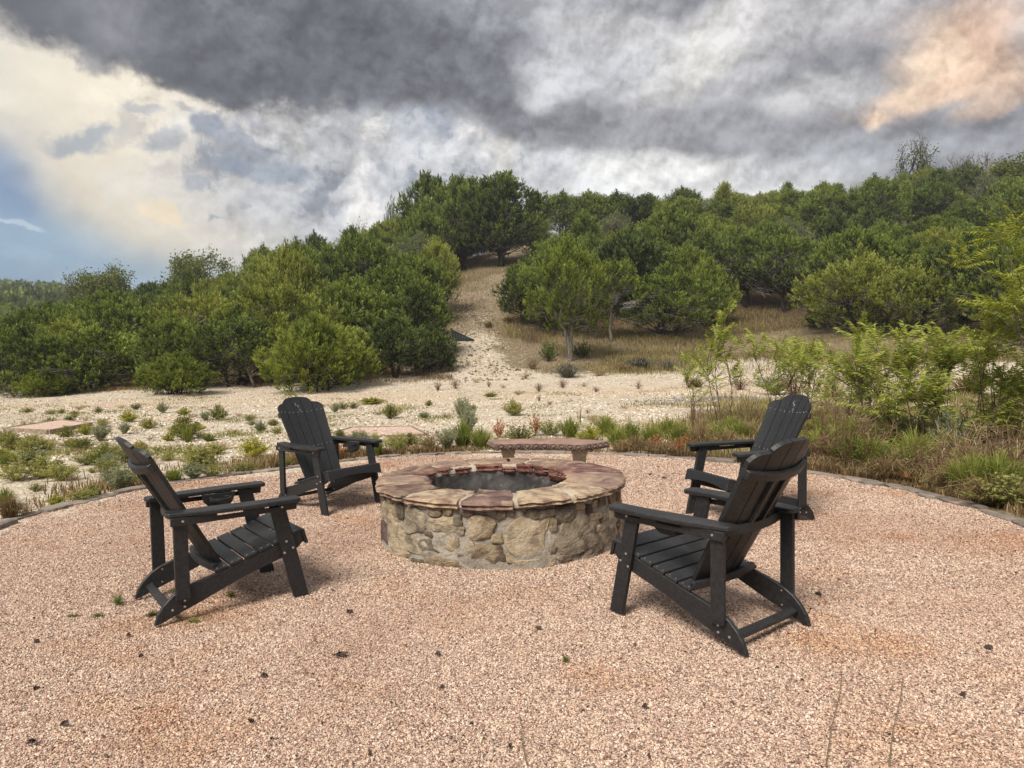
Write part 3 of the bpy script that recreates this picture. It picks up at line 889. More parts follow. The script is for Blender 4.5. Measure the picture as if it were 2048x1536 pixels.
def wall_stone(t0, z0, wd, ht, mat, seed, tri=False, name='wall_stone'):
    rs2 = random.Random(seed)
    N = 20; rings = [(1.03, -0.014), (1.0, 0.001), (0.95, 0.008), (0.82, 0.011), (0.55, 0.013), (0.28, 0.013)]
    ph = [rs2.uniform(0, 6.28) for _ in range(4)]
    rad = []
    ang = [2 * math.pi * i / N for i in range(N)]
    for t in ang:
        c, s = abs(math.cos(t)), abs(math.sin(t))
        r = 1.06 / (c ** 4.5 + s ** 4.5) ** (1 / 4.5)
        r *= 1 + .10 * math.sin(2 * t + ph[0]) + .09 * math.sin(3 * t + ph[1]) + .06 * math.sin(5 * t + ph[2]) + rs2.uniform(-.035, .035)
        if tri: r *= 0.7 + 0.35 * abs(math.cos(1.5 * t - 0.6))
        rad.append(r * .98)
    vs = []; fs = []
    ct, st = math.cos(t0), math.sin(t0)
    P0 = (ct * PIT_R, st * PIT_R, z0)
    tilt = rs2.uniform(-.008, .008); tilt2 = rs2.uniform(-.008, .008)
    def w_(u, z, d):
        t = t0 + u / PIT_R
        r = PIT_R - 0.006 * (z0 + z) / .4 + d
        zz = min(max(z0 + z, -0.03), 0.394)
        return (math.cos(t) * r - P0[0], math.sin(t) * r - P0[1], zz - z0)
    for (k_, d) in rings:
        for t, r in zip(ang, rad):
            u, z = math.cos(t) * r * k_ * wd / 2, math.sin(t) * r * k_ * ht / 2
            rel = (.012 * smooth_rand((u, z, seed), 14.0, 3) + .006 * smooth_rand((u, z, seed), 36.0, 5)) * (1 if d > 0.005 else 0)
            vs.append(w_(u, z, d + rel + (tilt * math.cos(t) + tilt2 * math.sin(t)) * k_ * (d > 0.005)))
    vs.append(w_(0, 0, 0.013))
    for i in range(len(rings) - 1):
        for j in range(N):
            fs.append((i * N + j, i * N + (j + 1) % N, (i + 1) * N + (j + 1) % N, (i + 1) * N + j))
    b_ = (len(rings) - 1) * N
    for j in range(N):
        fs.append((b_ + j, b_ + (j + 1) % N, len(vs) - 1))
    b = MB(); b.add(vs, fs)
    return obj(name, b.mesh('wall_stone', mat), pit, P0)

WST = [(215, 690, 85, 160, 't'), (290, 660, 40, 120, 'g'), (175, 810, 70, 150, 'p'), (275, 860, 120, 190, 't'), (285, 985, 120, 80, 't'),
       (400, 740, 150, 160, 'g'), (400, 900, 130, 120, 'g'), (520, 915, 150, 90, 'g'), (600, 765, 170, 110, 't'), (665, 905, 110, 130, 'y'),
       (590, 1050, 260, 80, 't'), (885, 785, 190, 150, 't'), (945, 985, 230, 130, 't'), (1220, 850, 270, 290, 't'), (1310, 690, 190, 70, 'g'),
       (1500, 690, 150, 110, 'g'), (1580, 850, 300, 230, 'g'), (1720, 710, 70, 60, 't'), (1240, 1050, 220, 60, 't'), (1400, 1035, 60, 60, 't'),
       (1500, 1010, 110, 50, 'g'), (1790, 900, 130, 200, 'g'), (1850, 680, 70, 150, 'g'), (430, 1040, 90, 50, 'g'), (800, 940, 80, 90, 'g'),
       (1030, 700, 70, 60, 'g'), (780, 1080, 110, 40, 'g'), (1680, 980, 90, 80, 'g')]
PACK = []
for i, (u, v, w_px, h_px, c) in enumerate(WST):
    t0, z0, k_ = cyl_pt(min(max(u, 170), 1875), v)
    t1, _, _ = cyl_pt(min(u + w_px / 2, 1885), v); t2, _, _ = cyl_pt(max(u - w_px / 2, 160), v)
    wd = (t1 - t2) * PIT_R; tc_ = (t1 + t2) / 2
    ht = h_px / 3.657 * k_ / F_PX
    wd *= 1.06; ht *= 1.06; PACK.append((tc_, z0, wd, ht))
    wall_stone(tc_, z0, wd, ht, {'t': M['wall_tan'], 'y': M['wall_tan'], 'g': M['wall_grey'], 'p': M['wall_purple']}[c], 100 + i, tri=(c == 'y'))
# smaller stones wedged between the large ones
rs3 = random.Random(77); fill_n = 0
for _ in range(4000):
    tq = R(rs3.uniform(-178, -2)); zq = rs3.uniform(.03, .375); wd = rs3.uniform(.05, .15); ht = min(rs3.uniform(.05, .11), 2 * zq + .02, 2 * (.40 - zq))
    if ht < .04: continue
    ok_ = True
    for (tp_, zp, wp, hp) in PACK:
        du = abs(tq - tp_) * PIT_R; dz_ = abs(zq - zp)
        if (du / ((wd + wp) / 2 * .96)) ** 2.6 + (dz_ / ((ht + hp) / 2 * .96)) ** 2.6 < 1: ok_ = False; break
    if ok_:
        PACK.append((tq, zq, wd, ht)); fill_n += 1
        wall_stone(tq, zq, wd, ht, rs3.choice([M['wall_tan'], M['wall_grey'], M['wall_grey'], M['wall_tan'], M['wall_purple']] if rs3.random() < .3 else [M['wall_tan'], M['wall_grey']]), 500 + fill_n)
# the side turned away from the camera
tb = R(2)
i = 0
while tb < R(182):
    wd = random.uniform(0.16, 0.28)
    zc = 0.0
    for _ in range(2):
        ht = random.uniform(0.14, 0.2)
        wall_stone(tb + wd / 2 / PIT_R, zc + ht / 2 + 0.01, wd * 0.86, ht * 0.9, random.choice([M['wall_tan'], M['wall_grey']]), 300 + i)
        zc += ht; i += 1
    tb += wd / PIT_R

# flagstone rim, every joint where the photograph has it
JT = [(-160, -166, .56), (-134, -135, .59), (-106, -106, .55), (-84, -81, .58), (-59, -44, .55), (-38, -28, .52), (2, 15, .53), (38, 39, .56),
      (74, 73, .64), (111, 111, .65), (133, 137, .66), (175, 167, .66)]
CAPC = ['tan', 'tan', 'mix', 'tan', 'tan', 'mix', 'red', 'tan', 'mix', 'mix', 'tan', 'mix']
CAPC = ['cap_' + c for c in CAPC]
for i in range(12):
    o0, i0, ri0 = JT[i]; o1, i1, ri1 = JT[(i + 1) % 12]
    if o1 < o0: o1 += 360; i1 += 360 if i1 < i0 else 0
    if i1 < i0: i1 += 360
    rs2 = random.Random(50 + i)
    NT_, NR_ = max(8, int((o1 - o0) / 2.2)), 9
    go_, gi_ = 0.8 + .5 * rs2.random(), 1.5 + .9 * rs2.random()
    tm = R((o0 + o1) / 2); C0 = (math.cos(tm) * 0.75, math.sin(tm) * 0.75, CAPZ)
    vs = []
    rout = [0.945 + 0.018 * smooth_rand((k * 0.35, i * 3.0, 0), 1.0, 2) + rs2.uniform(-.006, .006) for k in range(NT_ + 1)]
    rin = [ri0 + (ri1 - ri0) * k / NT_ + 0.03 * smooth_rand((k * 0.5, i * 5.0, 1), 1.0, 4) + rs2.uniform(-.01, .01) for k in range(NT_ + 1)]
    lift = rs2.uniform(-.004, .006)
    th_ = rs2.uniform(0.050, 0.068)
    def P_(k, q, z):
        u = k / NT_
        ao = o0 + go_ + (o1 - o0 - 2 * go_) * u; ai = i0 + gi_ + (i1 - i0 - 2 * gi_) * u
        t = R(ao * q + ai * (1 - q) + 1.2 * smooth_rand((q * 3, u * 2, i), 1.3, 7) * (1 if 0 < k < NT_ else 1))
        r = rin[k] * (1 - q) + rout[k] * q
        return (math.cos(t) * r - C0[0], math.sin(t) * r - C0[1], z)
    for k in range(NT_ + 1):
        for j in range(NR_ + 1):
            q = j / NR_
            x_, y_, _ = P_(k, q, 0)
            e_ = min(q, 1 - q, k / NT_ * 2, (1 - k / NT_) * 2)
            z = lift + 0.008 * smooth_rand((x_ + C0[0], y_ + C0[1], 0), 7.0, 9) + 0.004 * smooth_rand((x_ + C0[0], y_ + C0[1], 0), 22.0, 10) - (0.007 if e_ < 0.02 else 0)
            vs.append((x_, y_, z))
    fs = []
    W_ = NR_ + 1
    for k in range(NT_):
        for j in range(NR_):
            p = k * W_ + j
            fs.append((p, p + W_, p + W_ + 1, p + 1))
    per = [k * W_ + NR_ for k in range(NT_ + 1)] + [NT_ * W_ + j for j in range(NR_ - 1, -1, -1)] + [k * W_ for k in range(NT_ - 1, -1, -1)] + [j for j in range(1, NR_)]
    n0 = len(per); prev = per
    for (dz_, dr) in ((-0.35 * th_, 0.012), (-0.55 * th_, -0.010), (-0.8 * th_, 0.006), (-th_, -0.02)):
        cur = []
        for idx in per:
            x_, y_, z_ = vs[idx]
            X_, Y_ = x_ + C0[0], y_ + C0[1]
            r = math.hypot(X_, Y_); s_ = 1 if r > 0.75 else -1
            jr = s_ * (dr + rs2.uniform(-.007, .007)) / r
            cur.append(len(vs)); vs.append((x_ + X_ * jr, y_ + Y_ * jr, dz_ + rs2.uniform(-.004, .004)))
        for a_ in range(n0):
            b_ = (a_ + 1) % n0
            fs.append((prev[a_], prev[b_], cur[b_], cur[a_]))
        prev = cur
    fs.append(tuple(prev))
    b = MB(); b.add(vs, fs)
    obj('flagstone', recalc(b.mesh('flagstone', M[CAPC[i]])), pit, C0)

# broken red stones standing round the inner rim at the back
for (t0, t1, r, zt, zb) in [(150, 168, .63, .452, .375), (132, 149, .635, .450, .380), (115, 130, .625, .440, .37), (90, 111, .615, .446, .372), (79, 89, .59, .425, .375),
                            (64, 78, .615, .446, .355), (50, 63, .61, .440, .350), (33, 48, .585, .446, .345), (18, 31, .56, .44, .36)]:
    rs2 = random.Random(int(t0 * 7))
    vs = []; fs = []; n_ = 7
    tm = R((t0 + t1) / 2); C0 = (math.cos(tm) * r, math.sin(tm) * r, (zt + zb) / 2)
    for k in range(n_):
        t = R(t0 + (t1 - t0) * k / (n_ - 1))
        bul = 0.02 * math.sin(math.pi * k / (n_ - 1)) + rs2.uniform(-.012, .012)
        for (dr, z) in ((.08, zb + .01), (-.004 - bul * .3, zb + rs2.uniform(-.006, .01)), (-.022 - bul, zb + .4 * (zt - zb)), (-.014 - bul, zb + .62 * (zt - zb)), (-.028 - bul * .7, zt - .008), (-.012, zt + rs2.uniform(-.004, .004)), (.08, zt - .002)):
            rr_ = r + dr + rs2.uniform(-.005, .005)
            vs.append((math.cos(t) * rr_ - C0[0], math.sin(t) * rr_ - C0[1], z - C0[2]))
    for k in range(n_ - 1):
        for j in range(6):
            p = k * 7 + j; fs.append((p, p + 7, p + 8, p + 1))
    fs.append(tuple(range(7))); fs.append(tuple(range((n_ - 1) * 7, n_ * 7))[::-1])
    b = MB(); b.add(vs, fs)
    obj('rim_stone', recalc(b.mesh('rim_stone', M['red_ledge'])), pit, C0)

# small brown cylinder lying on the rim
def m_plain(name, col, rough=0.6, spec=0.4, metal=0.0, var=0.0, scale=30, bump=0.0):
    m, n, out = new_mat(name)
    co = n.node('ShaderNodeTexCoord').outputs['Object']
    nn = n.noise(co, scale, 5, 0.6)
    c = n.mix(n.sstep(nn, 0.3, 0.7), tuple(x * (1 - var) for x in col), tuple(min(x * (1 + var), 1) for x in col))
    principled(n, out, c, rough, n.bump(nn, 0.5, bump) if bump else None, spec, metal)
    return m
M['cork'] = m_plain('brown_cork', (0.22, 0.12, 0.07), 0.8, var=0.3)
M['cork_end'] = m_plain('dark_cork_end', (0.03, 0.015, 0.012), 0.7)
q = at_z(1014, 921, CAPZ) ; q2 = at_z(1019, 925, CAPZ)
stub = empty('wood_stub', (q[0], q[1], CAPZ + 0.016), 0)
tag(stub, 'tiny brown wooden stub lying on the far rim of the fire pit', 'stub')
b = MB(); b.tube([(0, 0, 0), (0.012, -0.07, 0)], [0.012, 0.013], 10); obj('shaft', recalc(b.mesh('shaft', M['cork'])), stub)
b = MB(); b.tube([(0.012, -0.0705, 0), (0.013, -0.078, 0)], [0.0142, 0.0142], 10); obj('cap', recalc(b.mesh('cap', M['cork_end'])), stub)

# ================================================================== curved concrete bench
bc = at_z(1097, 884, 0.42)
BL, BR = at_z(990, 888, .42)[:2], at_z(1169, 889, .42)[:2]         # front corners
KL, KR = at_z(972, 878, .42)[:2], at_z(1224, 881, .42)[:2]         # rear corners
bench = empty('garden_bench', (bc[0], bc[1], 0))
tag(bench, 'curved concrete garden bench with terracotta top and beaded edge behind the fire pit', 'bench')
B0 = np.array([bc[0], bc[1]])
def arc_between(p, q, sag, n):
    mid = (p + q) / 2; d = q - p; nrm = np.array([-d[1], d[0]]) / np.hypot(*d)
    return [p + d * k / n + nrm * sag * 4 * (k / n) * (1 - k / n) for k in range(n + 1)]
front = arc_between(BL, BR, 0.085, 20)
KLb = BL + (KL - BL) / np.hypot(*(KL - BL)) * 0.38; KRb = BR + (KR - BR) / np.hypot(*(KR - BR)) * 0.38
back = arc_between(KLb, KRb, 0.15, 20)
outline = [p - B0 for p in front] + [p - B0 for p in back[::-1]]
cen = sum(outline) / len(outline)
def inset(k):
    """outline pushed in by k metres, roughly"""
    res = []
    n = len(outline)
    for i in range(n):
        a_, b_ = outline[i - 1], outline[(i + 1) % n]
        d = b_ - a_; d = d / (np.hypot(*d) + 1e-9)
        res.append(outline[i] + np.array([-d[1], d[0]]) * k)
    return res
levels = [(0.028, 0.345), (0.006, 0.352), (0.0, 0.372), (0.0, 0.402), (0.010, 0.412), (0.010, 0.420)]
b = MB(); vs = []; fs = []
nO = len(outline)
for (k_, z) in levels[:5]:
    vs += [(p[0], p[1], z) for p in inset(k_)]
for i in range(4):
    for j in range(nO):
        fs.append((i * nO + j, i * nO + (j + 1) % nO, (i + 1) * nO + (j + 1) % nO, (i + 1) * nO + j))
fs.append(tuple(range(nO))[::-1]); fs.append(tuple(range(4 * nO, 5 * nO)))
b.add(vs, fs)
obj('moulded_edge', recalc(b.mesh('moulded_edge', M['terra_dark'])), bench)
b = MB(); vs = [(p[0], p[1], .4122) for p in inset(.008)] + [(p[0], p[1], .421) for p in inset(.012)]
fs = [tuple(range(nO))[::-1], tuple(range(nO, 2 * nO))] + [(j, (j + 1) % nO, nO + (j + 1) % nO, nO + j) for j in range(nO)]
b.add(vs, fs); obj('seat_top', recalc(b.mesh('seat_top', M['terracotta'])), bench)
# oval beads on the edge
def bead_mesh():
    b = MB()
    def dome(rx, rz, d0, d1, N=14):
        vs = []; fs = []
        for (k_, d) in ((1, d0), (.92, d0 + (d1 - d0) * .5), (.7, d0 + (d1 - d0) * .85), (.35, d1)):
            for j in range(N):
                t = 2 * math.pi * j / N; vs.append((math.cos(t) * rx * k_, -d, math.sin(t) * rz * k_))
        vs.append((0, -d1, 0))
        for i in range(3):
            for j in range(N):
                fs.append((i * N + j, i * N + (j + 1) % N, (i + 1) * N + (j + 1) % N, (i + 1) * N + j))
        for j in range(N): fs.append((3 * N + j, 3 * N + (j + 1) % N, 4 * N))
        b.add(vs, fs)
    dome(0.025, 0.019, -0.004, 0.022)
    N = 18
    for (rx, rz, rr_) in ((0.037, 0.028, 0.006),):
        pts = [(math.cos(2 * math.pi * j / N) * rx, -0.002, math.sin(2 * math.pi * j / N) * rz) for j in range(N + 1)]
        b.tube(pts, [rr_] * (N + 1), 5)
    b.tube([(0.048, -.001, -.028), (0.048, -.001, .028)], [0.005, 0.005], 5)
    return recalc(b.mesh('bead', M['bead'], True))
bead = bead_mesh()
def along(path, n, skip=0.02):
    P = [np.array(p) for p in path]; seg = [np.hypot(*(P[i + 1] - P[i])) for i in range(len(P) - 1)]; L_ = sum(seg)
    for i in range(n):
        s = skip + (L_ - 2 * skip) * (i + .5) / n
        for j, g in enumerate(seg):
            if s <= g or j == len(seg) - 1: break
            s -= g
        p = P[j] + (P[j + 1] - P[j]) * (s / seg[j]); d = (P[j + 1] - P[j]) / seg[j]
        yield p, math.atan2(d[1], d[0])
for path, n_ in ((front, 10), ([BR, KRb], 4), ([KLb, BL], 4), (back[::-1], 13)):
    for p, r_ in along(path, n_):
        obj('bead', bead, bench, (p[0] - B0[0], p[1] - B0[1], 0.384), (0, 0, r_))
# two fluted pedestals
for (pa, wd) in ((at_z(1016, 897, 0.345), 0.13), (at_z(1160, 898, 0.345), 0.14)):
    px_, py_ = pa[0] - B0[0], pa[1] - B0[1] + 0.10
    b = MB()
    prof = [(0.0, 1.15), (0.05, 1.15), (0.06, 0.95), (0.20, 0.86), (0.27, 0.98), (0.29, 1.12), (0.34, 1.15)]
    poly = []
    nf = 7
    for i in range(nf):
        x0 = -0.5 + i / nf
        poly += [(x0 + .02, -.5), (x0 + .05, -.53), (x0 + 1 / nf - .05, -.53), (x0 + 1 / nf - .02, -.5)]
    poly += [(.5, -.5), (.53, -.3), (.5, -.1), (.54, .1), (.5, .5)] + [(.5 - i / 6, .5) for i in range(1, 6)] + [(-.5, .5), (-.53, .1), (-.5, -.1)]
    vs = []; fs = []; m_ = len(poly)
    for (z, k_) in prof: vs += [(px_ + u * wd * k_, py_ + v * 0.22 * k_, z) for u, v in poly]
    for i in range(len(prof) - 1):
        for j in range(m_): fs.append((i * m_ + j, i * m_ + (j + 1) % m_, (i + 1) * m_ + (j + 1) % m_, (i + 1) * m_ + j))
    fs.append(tuple(range(m_))[::-1]); fs.append(tuple(range((len(prof) - 1) * m_, len(prof) * m_)))
    b.add(vs, fs); obj('pedestal', recalc(b.mesh('pedestal', M['pedestal'])), bench)

# ================================================================== adirondack chairs
def m_chair():
    m, n, out = new_mat('black_poly_lumber')
    co = n.node('ShaderNodeTexCoord').outputs['Object']
    gr = n.noise(n.vm('MULTIPLY', co, (60, 60, 60)), 1.0, 4, 0.6)
    ln = n.noise(n.vm('MULTIPLY', co, (18, 160, 160)), 1.0, 3, 0.6)
    dust = n.noise(co, 5.0, 6, 0.65)
    nz = n.xyz(n.node('ShaderNodeNewGeometry').outputs['Normal'])[2]
    c = n.mix(n.sstep(gr, 0.35, 0.65), (0.014, 0.0135, 0.0135), (0.027, 0.027, 0.028))
    c = n.mix(n.mul(n.mul(n.sstep(dust, 0.45, 0.72), n.sstep(nz, 0.5, 0.95)), 0.35), c, (0.09, 0.085, 0.078))
    principled(n, out, c, n.lin(dust, 0.3, 0.7, 0.42, 0.54), n.bump(n.add(gr, ln), 0.18, 0.0015), 0.45)
    return m
M['chair'] = m_chair()
M['steel'] = m_plain('stainless_bolt', (0.72, 0.71, 0.68), 0.3, 0.5, 1.0)
M['worn'] = m_plain('worn_white_print', (0.45, 0.44, 0.42), 0.8, 0.2, 0.0, 0.4)

def plate(name, poly, y0, y1, bev=0.003, mat=None):
    """outline in the x-z plane extruded sideways"""
    b = MB(); b.prism(poly, y0, y1, lambda u, v, w_: (u, w_, v))
    return recalc(b.mesh(name, mat or M['chair']), bev)
def slab(name, poly, z0, z1, bev=0.003):
    b = MB(); b.prism(poly, z0, z1, lambda u, v, w_: (u, v, w_))
    return recalc(b.mesh(name, M['chair']), bev)

CH = []
LEG = [(-.045, 0), (.045, 0), (-.083, .566), (-.172, .566)]
RUN = [(-.792, 0), (-.772, .058), (-.742, .100), (-.700, .140), (-.655, .166), (-.60, .186), (-.44, .228), (-.28, .274), (-.12, .322), (.015, .372), (.033, .318), (-.0, .285), (-.10, .238), (-.32, .172), (-.55, .082), (-.70, .028), (-.76, .004)]
POST = [(-.685, .118), (-.612, .118), (-.612, .566), (-.685, .566)]
for s in (-1, 1):
    CH.append(('front_leg', plate('front_leg', LEG, s * .2865, s * .311)))
    CH.append(('side_runner', plate('side_runner', RUN, s * .260, s * .2855)))
    CH.append(('rear_post', plate('rear_post', POST, s * .2865, s * .311)))
    arm = [(-.715, .238), (-.70, .226), (-.45, .236), (-.2, .262), (-.02, .262), (.0, .275), (.004, .30), (.002, .345), (-.012, .368), (-.05, .374), (-.25, .380), (-.45, .366), (-.62, .334), (-.70, .318), (-.715, .304)]
    CH.append(('armrest', slab('armrest', [(u, s * v) for u, v in arm], .568, .592, .005)))
    b = MB()
    f = lambda u, v, w_: (u, w_, v)
    br = [(-.70, .523), (-.02, .523), (-.02, .548), (-.13, .548), (-.13, .5672), (-.19, .5672), (-.19, .556), (-.30, .556), (-.30, .5672), (-.34, .5672), (-.34, .552), (-.50, .552), (-.50, .5672), (-.70, .5672)]
    br = [(-.70, .523), (-.02, .523), (-.015, .5672), (-.12, .5672), (-.125, .549), (-.20, .549), (-.205, .5672), (-.30, .5672), (-.305, .549), (-.46, .549), (-.465, .5672), (-.70, .5672)]
    CH.append(('arm_brace', plate('arm_brace', br, s * .312, s * .332, .002)))
# cup holder under the left arm
b = MB()
hold = [(-.40, .566), (-.20, .566), (-.205, .54), (-.225, .50), (-.26, .476), (-.33, .470), (-.355, .480), (-.37, .50), (-.39, .52)]
b.prism(hold, .242, .258, lambda u, v, w_: (u, w_, v))
b.prism([(-.300 + .058 * math.cos(t), .205 + .05 * math.sin(t)) for t in [math.pi * 2 * k / 16 for k in range(16)]], .476, .490, lambda u, v, w_: (u, v, w_))
N = 16
ringv = []
for k in range(N):
    t = 2 * math.pi * k / N
    for (r_, z) in ((.052, .53), (.066, .53), (.066, .548), (.052, .548)):
        ringv.append((-.300 + r_ * math.cos(t), .205 + r_ * .95 * math.sin(t), z))
rf = []
for k in range(N):
    for j in range(4):
        rf.append((k * 4 + j, k * 4 + (j + 1) % 4, ((k + 1) % N) * 4 + (j + 1) % 4, ((k + 1) % N) * 4 + j))
b.add(ringv, rf)
CH.append(('cup_holder', recalc(b.mesh('cup_holder', M['chair']), .0015)))
# seat slats follow the runner tops
def run_top(x): return float(np.interp(x, [-.44, -.28, -.12, .015], [.228, .274, .322, .372]))
xs = np.linspace(-.478, .016, 7)
SCREWS = []
for i in range(6):
    x0, x1 = xs[i] + .0045, xs[i + 1] - .0045
    z0, z1 = run_top(x0), run_top(x1)
    if i == 0: z0 = .222
    d = np.array([x1 - x0, z1 - z0]); d /= np.hypot(*d); nn_ = np.array([-d[1], d[0]])
    poly = [(x0, z0 + .0012), (x1, z1 + .0012), (x1 + nn_[0] * .02, z1 + nn_[1] * .02), (x0 + nn_[0] * .02, z0 + nn_[1] * .02)]
    if i == 5: poly = [(x0, z0 + .0012), (x1 + .012, z1 + .002), (x1 + .012, z1 + .012), (x1 - .004, z1 + .02), (x0 + nn_[0] * .02, z0 + nn_[1] * .02)]
    CH.append(('seat_slat', plate('seat_slat', poly, -.288, .288, .003)))
    xm = (x0 + x1) / 2; zm = (z0 + z1) / 2
    for s in (-1, 1):
        for e in (-.25, .25):
            SCREWS.append(((xm + e * (x1 - x0) + nn_[0] * .0205, s * .272, zm + e * (z1 - z0) + nn_[1] * .0205), (nn_[0], 0, nn_[1]), .0035))
# front apron with an arched lower edge
b = MB()
N = 12
top = [(-.289 + .578 * k / N, .388) for k in range(N + 1)]
bot = [(-.289 + .578 * k / N, .300 + .028 * math.sin(math.pi * k / N)) for k in range(N, -1, -1)]
b.prism(top + bot, 0, .022, lambda u, v, w_: (.0285 + w_ + (v - .30) * -.28 + .012, u, v))
CH.append(('front_apron', recalc(b.mesh('front_apron', M['chair']), .003)))
# back: five slats on a shallow curve
BD = np.array([-.425, .736]); BD /= np.hypot(*BD); BN = np.array([BD[1], -BD[0]])      # along the back; towards the sitter
B_O = np.array([-.452, .240])
def back_pt(u, l, t=0.0):
    """u sideways, l up along the back, t towards the sitter"""
    cv = 0.055 * (u / .26) ** 2
    p = B_O + BD * l + BN * (t + cv)
    return (p[0], u, p[1])
LT = .862
def slat_top(u):
    a = abs(u)
    if a < .158: return LT - 1.25 * a * a - 9 * max(0, a - .10) ** 2
    return .796 - .34 * (a - .158) - 15 * max(0, a - .21) ** 2
wb_, wt_ = .080, .1035
for i in range(5):
    c = i - 2
    m_ = 7; rows = 7
    u0b, u1b = (c - .5) * wb_ + .003, (c + .5) * wb_ - .003
    u0t, u1t = (c - .5) * wt_ + .003, (c + .5) * wt_ - .003
    vs = []; fs = []
    for tt_ in (-.011, .011):
        for r_ in range(rows + 1):
            for k in range(m_ + 1):
                q = k / m_
                ut = u0t + (u1t - u0t) * q; ub = u0b + (u1b - u0b) * q
                lt = slat_top(ut); l = lt * r_ / rows
                fr = l / LT
                u = ub + (ut - ub) * fr
                vs.append(back_pt(u, l, tt_))
    W_ = m_ + 1; H_ = rows + 1; n0 = W_ * H_
    for r_ in range(rows):
        for k in range(m_):
            p = r_ * W_ + k
            fs.append((p, p + 1, p + W_ + 1, p + W_)); fs.append((n0 + p, n0 + p + W_, n0 + p + W_ + 1, n0 + p + 1))
    per = [k for k in range(W_)] + [r_ * W_ + m_ for r_ in range(1, H_)] + [rows * W_ + k for k in range(m_ - 1, -1, -1)] + [r_ * W_ for r_ in range(rows - 1, 0, -1)]
    for a_ in range(len(per)):
        b_ = (a_ + 1) % len(per); fs.append((per[a_], per[b_], n0 + per[b_], n0 + per[a_]))
    b = MB(); b.add(vs, fs)
    CH.append(('back_slat', recalc(b.mesh('back_slat', M['chair']), .0)))
    for l_ in (.695, .335):
        for e in (-.22, .22):
            wq = wb_ + (wt_ - wb_) * l_ / LT
            p = back_pt((c + e) * wq, l_, .0115)
            SCREWS.append((p, (BN[0], 0, BN[1]), .0042))
def curved_rail(name, lc, hh, ul, t0, th_, ends=0.0, path=None):
    b = MB(); vs = []; N = 14
    for k in range(N + 1):
        u = -ul + 2 * ul * k / N
        if path is None:
            for (l_, t_) in ((lc - hh / 2, t0), (lc + hh / 2, t0), (lc + hh / 2, t0 - th_), (lc - hh / 2, t0 - th_)):
                vs.append(back_pt(u, l_, t_))
        else:
            x = path(u)
            for (dx_, z) in ((0, lc - hh / 2), (0, lc + hh / 2), (-th_, lc + hh / 2), (-th_, lc - hh / 2)):
                vs.append((x + dx_, u, z))
    fs = []
    for k in range(N):
        for j in range(4): fs.append((k * 4 + j, k * 4 + (j + 1) % 4, (k + 1) * 4 + (j + 1) % 4, (k + 1) * 4 + j))
    fs.append((0, 1, 2, 3)); fs.append(tuple(range(N * 4, N * 4 + 4))[::-1])
    b.add(vs, fs)
    return recalc(b.mesh(name, M['chair']), .003)
CH.append(('upper_back_rail', curved_rail('upper_back_rail', .672, .046, .248, -.0125, .026)))
def midx(u): return back_pt(0, .345, -.0125)[0] - .008 + .052 * (u / .285) ** 2
CH.append(('middle_back_rail', curved_rail('middle_back_rail', .540, .046, .2845, 0, .026, path=midx)))
def lowx(u): return -.478 + .030 * (u / .26) ** 2 - .006
CH.append(('lower_back_rail', curved_rail('lower_back_rail', .247, .038, .2585, 0, .026, path=lowx)))
for s in (-1, 1):
    b = MB(); vs = []
    for (l_, uu) in ((.375, .047), (.662, .0505)):
        for (du, t_) in ((-.011, -.0125), (.011, -.0125), (.011, -.028), (-.011, -.028)):
            vs.append(back_pt(s * uu + du, l_, t_))
    b.add(vs, [(0, 1, 2, 3), (7, 6, 5, 4), (0, 4, 5, 1), (1, 5, 6, 2), (2, 6, 7, 3), (3, 7, 4, 0)])
    CH.append(('back_batten', recalc(b.mesh('back_batten', M['chair']))))
CH.append(('rear_stretcher', plate('rear_stretcher', [(-.725, .044), (-.685, .058), (-.695, .084), (-.735, .070)], -.2595, .2595, .003)))
# bolt heads
b = MB()
def bolt(p, n_, r_):
    n_ = Vector(n_).normalized(); p = Vector(p)
    s = n_.cross(Vector((0.2, 0.3, 1))).normalized(); t = n_.cross(s); K = 8; vs = []
    for (k_, h_) in ((1, 0), (.8, .35), (.4, .55)):
        vs += [p + (s * math.cos(2 * math.pi * j / K) + t * math.sin(2 * math.pi * j / K)) * r_ * k_ + n_ * r_ * h_ for j in range(K)]
    fs = [(i * K + j, i * K + (j + 1) % K, (i + 1) * K + (j + 1) % K, (i + 1) * K + j) for i in range(2) for j in range(K)] + [tuple(range(2 * K, 3 * K))]
    b.add(vs, fs)
for s in (-1, 1):
    for (x_, z_) in ((-.079, .337), (-.041, .294), (-.092, .272)): bolt((x_, s * .3112, z_), (0, s, 0), .0075)
    for (x_, z_) in ((-.637, .126), (-.700, .066)): bolt((x_, s * .2857 if x_ < -.69 else s * .2857, z_ - (.02 if x_ > -.69 else 0)), (0, s, 0), .0075)
    bolt((-.638, s * .2857, .072), (0, s, 0), .0075)
    for (x_, z_) in ((-.640, .546), (-.105, .546)): bolt((x_, s * .3322, z_), (0, s, 0), .0075)
    for (x_, z_) in ((-.637, .15), (-.64, .075), (-.705, .065)): bolt((x_, s * .2598, z_), (0, -s, 0), .006)
for p, n_, r_ in SCREWS: bolt(p, n_, r_)
CH.append(('bolts', b.mesh('bolts', M['steel'])))
